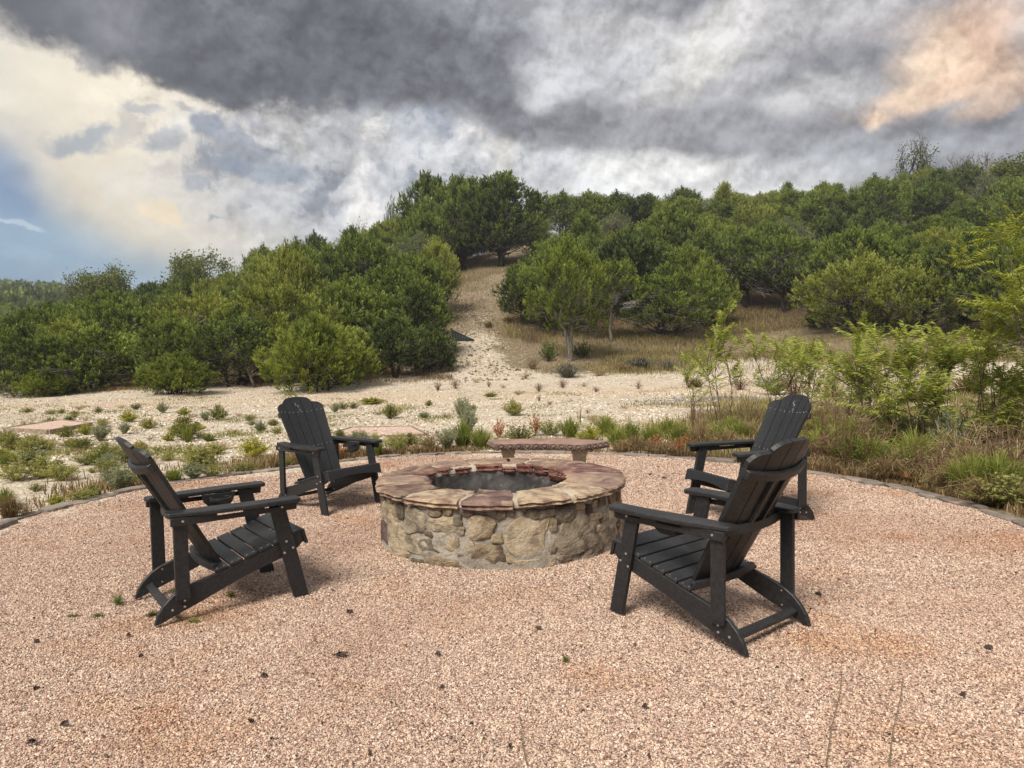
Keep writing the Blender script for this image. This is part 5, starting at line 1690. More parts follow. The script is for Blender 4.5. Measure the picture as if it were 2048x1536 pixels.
sky_tree('oak', 160, 545, 95, 80, 'hazy oak at the foot of the distant ridge', 'oak_tree')
sky_tree('sparse2', 703, 432, 78, 60, 'thin bare topped tree on the left skyline', 'oak_tree')

# ================================================================== small plants
def stem_cloud(seed, n, leafs, mat, spread=.5, up=.6, lw=.03, ll=.07, curve=.3, stem_mat=None, top=.15, low=0.15):
    """unit-sized clump of thin stems with small leaves along them"""
    r = np.random.default_rng(seed)
    a0 = r.uniform(0, 2 * math.pi, n); q = r.uniform(0, 1, n) ** .6
    tip = np.stack([np.cos(a0) * spread * q, np.sin(a0) * spread * q, (1 - up * q ** 2 * .9) * r.uniform(.65, 1.05, n)], 1)
    root = np.stack([np.cos(a0) * .06 * q, np.sin(a0) * .06 * q, np.zeros(n)], 1)
    k = leafs
    u = r.uniform(low, 1.0, (n, k)) ** .8
    mid = root + (tip - root) * .5 + np.array([0, 0, curve * .2])
    uu = u[..., None]
    P = (1 - uu) ** 2 * root[:, None] + 2 * uu * (1 - uu) * mid[:, None] + uu ** 2 * tip[:, None]
    D = unit(unit(tip - root)[:, None] * .6 + unit(r.normal(size=(n, k, 3))) * .9 + np.array([0, 0, .25]))
    V, F = diamonds(P.reshape(-1, 3), D.reshape(-1, 3), ll * r.uniform(.6, 1.3, n * k), lw * r.uniform(.6, 1.3, n * k), r)
    val = np.repeat(np.clip(.25 + .4 * u + .14 * r.normal(size=(n, k)), 0, 1).ravel(), 4)
    # stems as slim blades
    sd = unit(np.cross(tip - root, unit(r.normal(size=(n, 3))))) * .006
    SV = np.stack([root - sd, root + sd, mid + sd * .7, mid - sd * .7, tip], 1).reshape(-1, 3)
    b0 = len(V)
    idx = np.arange(n)[:, None] * 5 + b0
    F2 = np.concatenate([idx + np.array([0, 1, 2, 3]), idx + np.array([3, 2, 4, 4])])
    faces = F.tolist() + (idx + np.array([0, 1, 2, 3])).tolist() + (idx + np.array([3, 2, 4])).tolist()
    V = np.concatenate([V, SV]); val = np.concatenate([val, np.full(n * 5, .45)])
    return mesh_np('foliage', V, faces, M[mat], {'var': val})

def blade_tuft(seed, n, mat, spread=.6, width=.02, lean=.5, seeds=0, hmin=.45):
    r = np.random.default_rng(seed)
    a0 = r.uniform(0, 2 * math.pi, n); q = r.uniform(0, 1, n) ** .7
    h = r.uniform(hmin, 1.0, n) * (1 - .3 * q)
    root = np.stack([np.cos(a0) * .16 * q, np.sin(a0) * .16 * q, np.zeros(n)], 1)
    out = np.stack([np.cos(a0 + r.normal(size=n) * .5), np.sin(a0 + r.normal(size=n) * .5), np.zeros(n)], 1)
    rch = (spread * .5) * (q * .8 + .2) * r.uniform(.5, 1.2, n)
    p1 = root + out * (rch * .25)[:, None] + np.array([0, 0, 1]) * (h * .5)[:, None]
    p2 = root + out * (rch * .62)[:, None] + np.array([0, 0, 1]) * (h * .86)[:, None]
    p3 = root + out * rch[:, None] + np.array([0, 0, 1]) * (h * (1 - lean * .35 * q))[:, None]
    sd = unit(np.cross(out, np.array([0, 0, 1.0])) + .5 * r.normal(size=(n, 3))) * (width / 2 * r.uniform(.6, 1.3, n))[:, None]
    V = np.stack([root - sd, root + sd, p1 + sd, p1 - sd, p2 + sd * .7, p2 - sd * .7, p3], 1).reshape(-1, 3)
    i = (np.arange(n) * 7)[:, None]
    faces = (i + np.array([0, 1, 2, 3])).tolist() + (i + np.array([3, 2, 4, 5])).tolist() + (i + np.array([5, 4, 6])).tolist()
    base = np.clip(.35 + .16 * r.normal(size=n), 0, 1)
    val = (base[:, None] + np.array([-.1, -.1, 0, 0, .12, .12, .25])).ravel()
    return mesh_np('foliage', V, faces, M[mat], {'var': np.clip(val, 0, 1)})

def twig_bush(seed, n, mat, spread=.55, r0=.012):
    r = np.random.default_rng(seed); b = MB()
    for i in range(n):
        a0 = r.uniform(0, 6.28); q = r.uniform(.2, 1)
        tip = np.array([math.cos(a0) * spread * q, math.sin(a0) * spread * q, (1 - .5 * q * q) * r.uniform(.7, 1.05)])
        pts = wander((math.cos(a0) * .05, math.sin(a0) * .05, 0), tip, 4, .06, r)
        b.tube([tuple(p) for p in pts], [r0, r0 * .8, r0 * .6, r0 * .45, r0 * .2], 3, r.uniform(.2, .9))
        for _ in range(5):
            k_ = r.integers(1, 5); e_ = pts[k_] + unit(r.normal(size=3) + unit(tip) * .8 + np.array([0, 0, .3])) * r.uniform(.10, .28)
            b.tube([tuple(pts[k_]), tuple((pts[k_] + e_) / 2 + r.normal(size=3) * .012), tuple(e_)], [r0 * .5, r0 * .35, r0 * .15], 3, r.uniform(.3, 1))
    return b.mesh('foliage', M[mat])

PL = {
    'green': [stem_cloud(s, 80, 26, 'weed_green', .55, .7, .036, .10) for s in (1, 2, 3)],
    'olive': [stem_cloud(s, 70, 22, 'weed_green', .6, .6, .03, .09) for s in (4, 5)],
    'yellow': [stem_cloud(s, 80, 26, 'weed_yellow', .55, .65, .036, .10) for s in (6, 7)],
    'grey': [stem_cloud(s, 80, 26, 'weed_grey', .5, .5, .024, .10) for s in (8, 9)],
    'brown': [stem_cloud(s, 40, 14, 'grass_dry', .6, .5, .022, .08) for s in (10, 11)],
    'rust': [stem_cloud(s, 26, 16, 'rust', .4, .4, .05, .11) for s in (12, 13)],
    'redb': [stem_cloud(s, 60, 10, 'red_brown', .55, .4, .018, .09) for s in (14, 15)],
    'grass': [blade_tuft(s, 420, 'grass_green', .9, .018) for s in (16, 17, 18)],
    'dry': [blade_tuft(s, 380, 'grass_dry', 1.2, .014, .9) for s in (19, 20, 21)],
    'slope': [blade_tuft(s, 200, 'grass_slope', 1.0, .02, .6) for s in (22, 23)],
    'stalk': [blade_tuft(s, 40, 'grass_dry', .35, .012, .2, hmin=.6) for s in (24,)],
    'sotol': [blade_tuft(s, 300, 'sotol', 1.5, .022, 1.6, hmin=.6) for s in (25, 26)],
    'twig': [twig_bush(s, 34, 'red_brown') for s in (27, 28)],
    'gtwig': [twig_bush(s, 34, 'grass_dry') for s in (29, 30)],
    'dark': [stem_cloud(s, 50, 26, 'juniper', .55, .7, .03, .09) for s in (31,)],
}
NAMES = {'green': 'weed', 'olive': 'weed', 'yellow': 'weed', 'grey': 'weed', 'brown': 'dry_weed', 'rust': 'dry_weed', 'redb': 'dry_weed', 'grass': 'grass_clump', 'dry': 'dry_grass_clump',
         'slope': 'grass_clump', 'stalk': 'tall_grass', 'sotol': 'spiky_plant', 'twig': 'brush', 'gtwig': 'brush', 'dark': 'low_bush'}
LOOK = {'green': 'green leafy weed', 'olive': 'small olive green weed', 'yellow': 'yellow green weed', 'grey': 'grey green weed', 'brown': 'tan dried weed', 'rust': 'rust orange dried weed',
        'redb': 'red brown dried tuft', 'grass': 'green grass clump', 'dry': 'dry tan grass clump', 'slope': 'olive grass clump', 'stalk': 'tall thin seeding grass', 'sotol': 'spiky grey rosette',
        'twig': 'brown twiggy brush', 'gtwig': 'tan twiggy brush', 'dark': 'dark green low bush'}
wcount = {}
def where(px, py):
    if py > 1060: return 'on the pink gravel'
    if px < 150: z = 'near left edge'
    elif px < 330: z = 'behind near left chair'
    elif px < 540: z = 'between left chairs'
    elif px < 780: z = 'behind far left chair'
    elif px < 960: z = 'left of bench'
    elif px < 1230: z = 'behind the bench'
    elif px < 1400: z = 'right of bench'
    elif px < 1640: z = 'behind right chairs'
    elif px < 1860: z = 'right of right chairs'
    else: z = 'near right edge'
    d = 'at the stone edging' if False else ('far on pale ground' if py < 835 else 'mid pale ground' if py < 905 else 'by stone edging')
    if px > 1500: d = 'at slope foot' if py < 835 else 'in rough grass' if py < 940 else 'by stone edging'
    if py < 770: d = 'on the slope'
    return z + ', ' + d
WLIST = []
def weed(kind, px, py, w_px, h_px, label=None, cat=None):
    WLIST.append((kind, px, py, w_px, h_px, label, cat))
def place_weeds():
    groups = {}
    for it in WLIST:
        groups.setdefault((it[0], where(it[1], it[2])), []).append(it)
    for (kind, wh), its in groups.items():
        its.sort(key=lambda q_: q_[1])
        for i, (k_, px, py, w_px, h_px, label, cat) in enumerate(its):
            p = at(px, py); x, y = p[0], p[1]
            t_ = math.atan2(y - RC[1], x - RC[0])
            inside_ = math.hypot(x - RC[0], y - RC[1]) < float(ring_r(t_))
            z = 0.0 if inside_ else gz(x, y)
            W = w_px / F_PX * y; H = h_px / F_PX * math.hypot(y, 1.0)
            lab = LOOK[k_] + ' ' + wh
            if len(its) > 1:
                lab = (ORD[i] + ' ' if i < 20 else 'another ') + lab + (', from left' if i < 20 else '')
            ms = PL[k_]; me = ms[random.randrange(len(ms))]
            o = obj(NAMES[k_], me, None, (x, y, z - .005), (0, 0, random.uniform(0, 6.28)), (W * 1.1, W * 1.1, H * 1.15))
            tag(o, label or lab, cat or {'grass_clump': 'grass', 'dry_grass_clump': 'grass', 'tall_grass': 'grass', 'brush': 'brush', 'low_bush': 'bush', 'spiky_plant': 'plant'}.get(NAMES[k_], 'weed'), 'weeds, grasses and brush round the patio')
c4 = [(160, 835, 90, 30, 'olive'), (300, 845, 70, 32, 'olive'), (360, 840, 60, 30, 'olive'), (470, 820, 75, 32, 'brown'), (575, 836, 60, 35, 'olive'), (795, 818, 75, 35, 'grey'),
      (955, 838, 70, 65, 'grey'), (1075, 850, 75, 42, 'yellow'), (1275, 878, 105, 80, 'green'), (1200, 882, 70, 55, 'grey'), (750, 892, 100, 60, 'yellow'), (865, 928, 100, 60, 'green'),
      (405, 890, 65, 38, 'green'), (290, 902, 90, 36, 'olive'), (150, 922, 170, 45, 'brown'), (500, 882, 70, 38, 'brown'), (600, 892, 70, 34, 'brown'), (390, 978, 115, 60, 'green'),
      (500, 968, 90, 64, 'yellow'), (590, 1003, 130, 95, 'grey'), (75, 1055, 140, 85, 'green'), (270, 1062, 125, 72, 'olive'), (410, 1042, 105, 55, 'green'), (620, 1088, 160, 85, 'olive'),
      (730, 962, 75, 70, 'grey'), (1090, 995, 165, 130, 'green'), (985, 1003, 70, 45, 'yellow'), (1110, 1092, 85, 62, 'green'), (1210, 1092, 95, 75, 'brown'), (1480, 1105, 165, 115, 'yellow'),
      (1530, 952, 75, 70, 'grey'), (1620, 962, 70, 50, 'olive'), (150, 1152, 210, 95, 'olive'), (510, 1143, 150, 75, 'olive'), (255, 1222, 185, 115, 'green'), (95, 1227, 95, 62, 'brown'),
      (400, 1192, 85, 42, 'olive'), (215, 1302, 90, 44, 'olive'), (640, 1152, 125, 75, 'grey'), (700, 1296, 225, 140, 'grey'), (540, 1330, 100, 60, 'green'), (430, 1233, 95, 34, 'brown'),
      (540, 1192, 45, 34, 'olive'), (60, 1465, 160, 170, 'dry'), (30, 1400, 140, 130, 'grass'), (150, 1440, 130, 85, 'brown'), (330, 1382, 100, 55, 'yellow'), (480, 1345, 140, 65, 'olive'),
      (1020, 1235, 140, 80, 'grass'), (1130, 1228, 170, 95, 'grey'), (1240, 1212, 150, 85, 'olive'), (1330, 1200, 140, 80, 'brown'), (1420, 1190, 170, 62, 'olive'), (900, 1145, 70, 70, 'brown'),
      (995, 1115, 50, 125, 'stalk'), (1990, 1108, 105, 105, 'rust'), (1990, 985, 85, 62, 'grass'), (30, 1172, 85, 95, 'grass'), (1680, 1160, 80, 60, 'olive'), (800, 1060, 120, 50, 'brown'),
      (880, 1000, 60, 36, 'brown'), (1350, 960, 80, 34, 'brown'), (1310, 1050, 90, 44, 'brown'), (190, 1000, 110, 40, 'olive'), (470, 1075, 90, 44, 'brown'), (1700, 1000, 70, 40, 'brown'), (1400, 860, 60, 26, 'brown'), (60, 990, 70, 40, 'green'), (340, 1150, 60, 40, 'olive'), (1100, 1010, 80, 110, 'grass'),
      (1800, 790, 70, 36, 'brown'), (1960, 835, 60, 56, 'grey')]
for (u, v, w_, h_, k_) in c4: weed(k_, u / 2.926, 540 + v / 2.926, w_ / 2.926, h_ / 2.926)
c5 = [(1075, 1318, 65, 50, 'redb'), (1210, 1296, 70, 50, 'redb'), (1075, 1372, 35, 34, 'redb'), (1135, 1392, 50, 22, 'redb'), (960, 1337, 65, 28, 'redb'), (500, 1312, 65, 50, 'redb'),
      (600, 1302, 75, 55, 'redb'), (670, 1172, 55, 34, 'brown'), (790, 1292, 34, 34, 'redb'), (720, 1268, 65, 34, 'brown'), (1400, 1322, 65, 34, 'redb'), (1640, 1302, 55, 42, 'redb'),
      (800, 1348, 80, 24, 'green'), (640, 1488, 110, 140, 'grey'), (930, 1455, 120, 85, 'green'), (230, 1472, 95, 85, 'green'), (120, 1388, 160, 34, 'yellow'), (550, 1472, 65, 44, 'brown'),
      (1240, 1238, 150, 95, 'sotol'), (1650, 1195, 150, 85, 'sotol'), (1810, 1198, 95, 65, 'sotol'), (1130, 1145, 120, 110, 'dark'), (1320, 1125, 120, 90, 'dark'), (1650, 935, 90, 70, 'green'),
      (870, 1300, 60, 26, 'brown'), (1000, 1250, 80, 44, 'brown'), (1040, 1190, 120, 70, 'gtwig'), (1420, 1230, 140, 60, 'gtwig'), (1180, 1210, 160, 80, 'gtwig'), (1560, 1210, 120, 50, 'redb'),
      (900, 930, 90, 50, 'slope'), (790, 960, 80, 44, 'slope'), (450, 1400, 50, 30, 'green'), (1250, 1380, 50, 20, 'brown'), (1330, 1290, 60, 24, 'brown'), (700, 1420, 60, 30, 'olive'), (1350, 1440, 50, 24, 'brown'), (1560, 1420, 60, 24, 'brown')]
for (u, v, w_, h_, k_) in c5: weed(k_, 700 + u / 2.844, 320 + v / 2.844, w_ / 2.844, h_ / 2.844)
for it in [('grass', 752, 913, 42, 52), ('green', 801, 907, 22, 24), ('brown', 862, 906, 60, 52), ('grey', 893, 900, 48, 44), ('grass', 926, 893, 62, 56), ('grey', 935, 872, 40, 62), ('grass', 962, 898, 62, 46),
           ('rust', 999, 879, 34, 34), ('rust', 1070, 874, 30, 40), ('olive', 1040, 885, 60, 36), ('grass', 1140, 874, 60, 42), ('yellow', 1180, 884, 50, 30), ('grass', 1212, 872, 60, 46),
           ('grass', 1235, 893, 60, 44), ('grass', 1262, 884, 60, 42), ('dry', 1272, 902, 60, 34), ('grass', 1300, 892, 62, 46), ('rust', 1312, 897, 44, 24), ('grass', 1335, 878, 60, 46),
           ('grass', 1362, 890, 60, 50), ('rust', 1356, 906, 46, 26), ('stalk', 1258, 868, 30, 60), ('stalk', 1388, 872, 50, 90), ('stalk', 1404, 884, 40, 110), ('dry', 1400, 898, 66, 66), ('grass', 1430, 888, 60, 46),
           ('dry', 1455, 898, 66, 40), ('rust', 1372, 900, 40, 30), ('grass', 1480, 884, 56, 44), ('stalk', 1160, 850, 24, 50), ('dry', 1245, 905, 60, 26), ('dry', 1330, 908, 60, 24), ('olive', 1100, 872, 50, 30), ('brown', 1190, 850, 40, 20),
           ('grass', 1460, 870, 60, 40), ('dry', 1500, 880, 60, 40), ('gtwig', 1300, 905, 50, 24), ('rust', 700, 915, 34, 34), ('olive', 655, 920, 44, 40), ('brown', 712, 905, 44, 40)]: weed(*it)
# rough grass right of the patio
rw = random.Random(8)
for i in range(120):
    px = rw.uniform(1610, 2060); lo = 905 + (px - 1610) * .21
    py = rw.uniform(872, lo + 60 * rw.random())
    w0 = at_z(px, py)
    if math.hypot(w0[0] - RC[0], w0[1] - RC[1]) < float(ring_r(math.atan2(w0[1] - RC[1], w0[0] - RC[0]))) + .18: continue
    near = (py - 870) / 130
    k_ = rw.choices(['grass', 'dry', 'slope', 'twig', 'gtwig', 'grey', 'green', 'redb', 'rust'], [7, 4 + 8 * max(0, near), 6, 1.3, 1.3, 1.6, 2.4, .7, .8 + near])[0]
    sz = rw.uniform(.75, 1.25) * (1 + max(0, near) * .35)
    h_ = {'grass': 58, 'dry': 42, 'slope': 50, 'twig': 66, 'gtwig': 64, 'grey': 60, 'green': 36, 'redb': 44, 'rust': 26}[k_] * sz
    weed(k_, px, py, 78 * sz, h_)
for (px, py, w_, h_, k_) in [(1930, 950, 130, 100, 'gtwig'), (2000, 975, 140, 110, 'twig'), (2030, 930, 120, 100, 'gtwig'), (1960, 910, 120, 90, 'twig'), (1895, 925, 70, 100, 'grey'), (1860, 900, 120, 70, 'gtwig'),
                             (1640, 905, 60, 60, 'grass'), (1680, 900, 90, 56, 'grass'), (1720, 890, 90, 60, 'gtwig'), (1780, 905, 90, 60, 'slope'), (1965, 935, 60, 40, 'green'), (1820, 955, 90, 46, 'dry'), (1620, 880, 50, 40, 'grass'),
                             (1700, 845, 100, 60, 'gtwig'), (1590, 800, 80, 60, 'redb'), (1660, 795, 90, 60, 'gtwig'), (1760, 800, 110, 60, 'redb'), (1500, 855, 60, 50, 'gtwig'), (1840, 800, 120, 56, 'gtwig'), (1940, 790, 110, 56, 'slope'), (2030, 800, 110, 60, 'slope'),
                             (1550, 790, 80, 40, 'grey'), (1480, 780, 60, 24, 'redb'), (1390, 775, 60, 24, 'slope'), (1700, 760, 110, 40, 'redb'), (1820, 755, 110, 40, 'redb')]: weed(k_, px, py, w_, h_)
# seedlings and scraps in the gravel
for (px, py, w_, h_, k_) in [(236, 1214, 26, 20, 'dark'), (196, 1242, 24, 9, 'dark'), (305, 1236, 24, 11, 'dark'), (461, 1193, 22, 10, 'dark'), (145, 1238, 20, 8, 'dark'), (1132, 1342, 16, 16, 'dark'), (346, 1187, 16, 8, 'olive'), (388, 1256, 26, 8, 'dark')]:
    weed(k_, px, py, w_, h_)
rw2 = random.Random(17)
for i in range(70):
    px = rw2.uniform(0, 1) ** 1.3 * 900; py = 815 + 150 * rw2.uniform(0, 1) ** 1.2
    w0 = at_z(px, py)
    if math.hypot(w0[0] - RC[0], w0[1] - RC[1]) < float(ring_r(math.atan2(w0[1] - RC[1], w0[0] - RC[0]))) + .35: continue
    if (0 < px < 190 and 838 < py < 878) or (655 < px < 860 and 850 < py < 885): continue
    sz = rw2.uniform(.6, 1.25) * (.5 + (py - 800) / 150)
    k_ = rw2.choices(['olive', 'green', 'brown', 'yellow', 'grey', 'grass'], [5, 3, 4, 2, 2, 1])[0]
    weed(k_, px, py, 38 * sz, 20 * sz * (.7 if k_ == 'brown' else 1))
place_weeds()

# charred scraps and dark leaves lying on the gravel
def scrap(px, py, w_px, label):
    p = at_z(px, py, 0.004); r = random.Random(int(px * 7 + py)); W = w_px / F_PX * p[1] * .62
    b = MB()
    for i in range(11):
        a0 = r.uniform(0, 6.28); l = W * r.uniform(.25, .5); c = (r.uniform(-.25, .25) * W, r.uniform(-.25, .25) * W, .006)
        wv = l * r.uniform(.08, .22)
        q = [(c[0] + math.cos(a0) * l - math.sin(a0) * 0, c[1] + math.sin(a0) * l, .008 + r.uniform(0, .012)), (c[0] - math.sin(a0) * wv, c[1] + math.cos(a0) * wv, .016),
             (c[0] - math.cos(a0) * l, c[1] - math.sin(a0) * l, .006), (c[0] + math.sin(a0) * wv, c[1] - math.cos(a0) * wv, .004)]
        b.add(q + [(x_, y_, z_ - .004) for x_, y_, z_ in q], [(0, 1, 2, 3), (7, 6, 5, 4), (0, 4, 5, 1), (1, 5, 6, 2), (2, 6, 7, 3), (3, 7, 4, 0)])
    tag(obj('charred_scrap', b.mesh('charred_scrap', M['char']), None, tuple(p)), label, 'debris', 'dark scraps lying on the gravel')
for px, py, w_, lab in [(683, 1311, 40, 'largest dark charred scrap, on the gravel in front of the fire pit'), (700, 1225, 22, 'dark scrap on the gravel left of the fire pit front'),
                        (1077, 1258, 20, 'thin dark scrap below the fire pit'), (258, 1272, 14, 'dark scrap beside the near left chair runner'), (282, 1314, 14, 'small black scrap in front of the near left chair'),
                        (75, 1285, 18, 'dark scrap near the left edge'), (72, 1380, 18, 'black leaf scrap low on the left'), (128, 1450, 22, 'dark scrap low on the left'), (65, 1486, 28, 'lowest dark scrap on the left'),
                        (503, 1445, 20, 'dark spiky scrap bottom centre left'), (528, 1353, 20, 'dark spiky scrap left of centre'), (741, 1510, 12, 'small black scrap at the bottom'), (884, 1376, 10, 'tiny black scrap in the centre'),
                        (1280, 1108, 16, 'dark scrap beside the near right chair leg'), (1637, 1190, 22, 'dark scrap right of the near right chair'), (1978, 1297, 24, 'dark scrap near the right edge'),
                        (1925, 1392, 20, 'dark scrap low on the right'), (1290, 1415, 18, 'dark scrap below the near right chair'), (1328, 956, 16, 'dark scrap between the fire pit and the far right chair'), (1300, 950, 14, 'dark crumb left of the scrap beside the far right chair'),
                        (876, 1310, 18, 'greenish dark scrap below the fire pit centre'), (1020, 1495, 14, 'small grey scrap at the bottom centre')]:
    scrap(px, py, w_, lab)

# crumbs of bark and leaf strewn over the gravel, uncountable
r = np.random.default_rng(61); n_ = 1500
cx_ = r.uniform(-4, 4, 60); cy_ = r.uniform(2, 10, 60); j = r.integers(60, size=n_)
x = np.where(r.uniform(size=n_) < .55, cx_[j] + r.normal(size=n_) * .25, r.uniform(-4.4, 4.2, n_)); y = np.where(r.uniform(size=n_) < .55, cy_[j] + r.normal(size=n_) * .25, r.uniform(1.8, 10, n_))
t_ = np.arctan2(y - RC[1], x - RC[0]); ok = (np.hypot(x - RC[0], y - RC[1]) < ring_r(t_) - .1) & (np.hypot(x - PITC[0], y - PITC[1]) > .95)
x, y = x[ok], y[ok]; s = .006 + .016 * r.uniform(size=len(x)) ** 2.5
M['crumb'] = m_grain('leaf_and_bark_crumbs', [(0, (.04, .028, .02)), (.5, (.12, .075, .05)), (1, (.22, .13, .07))])
scatter('leaf_crumbs', np.stack([x, y, patio_z(x, y) + .006], 1), s, M['crumb'], flat=.4)
# dry stalks lying on the gravel
M['straw'] = m_plain('dry_straw', (0.20, 0.15, 0.09), .8, .2, 0, .3)
for pa, pb, lab in [((1037, 1425), (1054, 1530), 'thin dry stalk lying on the gravel at the bottom centre'), ((1684, 1350), (1652, 1530), 'thin dry stalk on the gravel low on the right, left one'),
                    ((1806, 1352), (1778, 1530), 'thin dry stalk on the gravel low on the right, right one')]:
    p0, p1 = at_z(*pa, .012), at_z(*pb, .012); b = MB(); d = p1 - p0
    pts = [(0, 0, 0), tuple(d * .3 + [.004, 0, 0]), tuple(d * .65 - [.005, 0, 0]), tuple(d)]
    b.tube(pts, [.0012, .002, .002, .0025], 5)
    tag(obj('dry_stalk', b.mesh('dry_stalk', M['straw']), None, tuple(p0)), lab, 'stalk')

# thin weed growing inside the fire pit
p = at_z(955, 985, .1)
o = obj('weed', stem_cloud(77, 9, 14, 'weed_grey', .35, .3, .02, .035), None, (PITC[0] - .12, PITC[1] - .30, -.02), (0, 0, 0), (.5, .5, .56))
tag(o, 'thin wispy weed growing up inside the fire pit', 'weed')

# ------------------------------------------------------------------ dry grass over the slopes and trail, uncountable
def grass_field(name, x, y, h, wd, mat, seed, val0=.4):
    r = np.random.default_rng(seed); n = len(x)
    z = ground_z(x, y)
    root = np.stack([x, y, z - .01], 1)
    a0 = r.uniform(0, 2 * math.pi, n); out = np.stack([np.cos(a0), np.sin(a0), np.zeros(n)], 1)
    H = h * r.uniform(.5, 1.2, n)
    sd = np.stack([-np.sin(a0), np.cos(a0), np.zeros(n)], 1) * (wd * r.uniform(.6, 1.3, n))[:, None]
    p1 = root + out * (H * .15)[:, None] + np.array([0, 0, 1]) * (H * .6)[:, None]
    p2 = root + out * (H * .5)[:, None] + np.array([0, 0, 1]) * (H * .95)[:, None]
    V = np.stack([root - sd, root + sd, p1 + sd * .7, p1 - sd * .7, p2], 1).reshape(-1, 3)
    i = (np.arange(n) * 5)[:, None]
    F = np.concatenate([i + np.array([0, 1, 2]), i + np.array([0, 2, 3]), i + np.array([3, 2, 4])])
    b0 = np.clip(val0 + .16 * r.normal(size=n) + .15 * vnoise(x, y, .8, 31), 0, 1)
    val = np.clip((b0[:, None] + np.array([-.12, -.12, 0, 0, .15])).ravel(), 0, 1)
    tag(obj(name, mesh_np(name, V, F, M[mat], {'var': val})), kind='stuff')
r = np.random.default_rng(21)
n_ = 520000
y = 26.5 + 54 * r.uniform(0, 1, n_) ** 1.6; x = y * r.uniform(-.12, .72, n_)
tdd = trail_d(x, y); pxx = x / y * F_PX + 1024
clr = (pxx > 1000) & (y < 47) | (tdd < 2.4)
dens = np.clip(vnoise(x, y, .5, 41) * .9 + .55, .05, 1) * np.clip((y - 27.0) / 2.5, 0, 1)
sc = np.exp(-(((x / y - 0.34) / 0.12) ** 2 + ((y - 29) / 3.0) ** 2))
dens = dens * (1 - .85 * sc) * np.where((tdd < 1.0) & (y < 50), .10 + .25 * np.clip(tdd, 0, 1), 1.0)
dens = dens * np.where((tdd < 2.0) & (y < 38), .12, 1)
keep = clr & (r.uniform(0, 1, n_) < dens * .75)
x, y = x[keep], y[keep]
grass_field('slope_grass', x, y, .24 * (1 + .6 * vnoise(x, y, .3, 5)), .008, 'grass_slope', 3, .45)
n_ = 60000
y = r.uniform(25.5, 32, n_) ; x = y * r.uniform(-.66, -.08, n_)
keep = r.uniform(0, 1, n_) < np.clip(vnoise(x, y, .7, 43) + .5, 0, 1) * np.clip((y - 26) / 1.5, 0, 1)
grass_field('thicket_edge_grass', x[keep], y[keep], .16, .008, 'grass_dry', 4, .35)
# low growth beside the patio ring and on the weedy ground at the right
n_ = 90000
a_ = r.uniform(-.12, math.pi + .1, n_); dr = np.abs(r.normal(0, .42, n_)) + .12
rg = ring_r(a_) + dr; x = RC[0] + np.cos(a_) * rg; y = RC[1] + np.sin(a_) * rg
wt_ = np.where(x > .3, .95, .30) * np.clip(vnoise(x, y, 1.2, 44) * .9 + .55, .03, 1)
keep = r.uniform(0, 1, n_) < wt_
x, y = x[keep], y[keep]
grass_field('ringside_grass', x, y, .12 + .08 * vnoise(x, y, .9, 45), .006, 'grass_dry', 6, .45)
n_ = 120000
y = 6 + 15 * r.uniform(0, 1, n_); x = np.maximum(2.2, y * .10) + r.uniform(0, 1, n_) * y * .80
t_ = np.arctan2(y - RC[1], x - RC[0])
keep = (np.hypot(x - RC[0], y - RC[1]) > ring_r(t_) + .2) & (r.uniform(0, 1, n_) < np.clip(vnoise(x, y, .8, 46) + .62, .05, 1) * np.clip((20 - y) / 5, .1, 1) * np.clip((x / y - .16 + .10 * vnoise(x, y, .4, 49)) / .16, 0, 1))
x, y = x[keep], y[keep]
grass_field('rough_grass', x, y, .16 + .10 * vnoise(x, y, .5, 47), .007, 'grass_slope', 7, .5)
# sparse low herbs on the pale ground
n_ = 110000
y = 10.3 + 13 * r.uniform(0, 1, n_) ** 1.3; x = y * r.uniform(-.72, .25, n_)
t_ = np.arctan2(y - RC[1], x - RC[0])
keep = (np.hypot(x - RC[0], y - RC[1]) > ring_r(t_) + .2) & (r.uniform(0, 1, n_) < np.clip(vnoise(x, y, .9, 48) * 1.3 + .5 * vnoise(x, y, 2.6, 50) - .35 + .12 * np.clip(-x / y * 3, -1, 2), 0, 1))
x, y = x[keep], y[keep]
grass_field('sparse_herbs', x, y, .055 + .03 * vnoise(x, y, 1.5, 53), .007, 'weed_green', 8, .38)

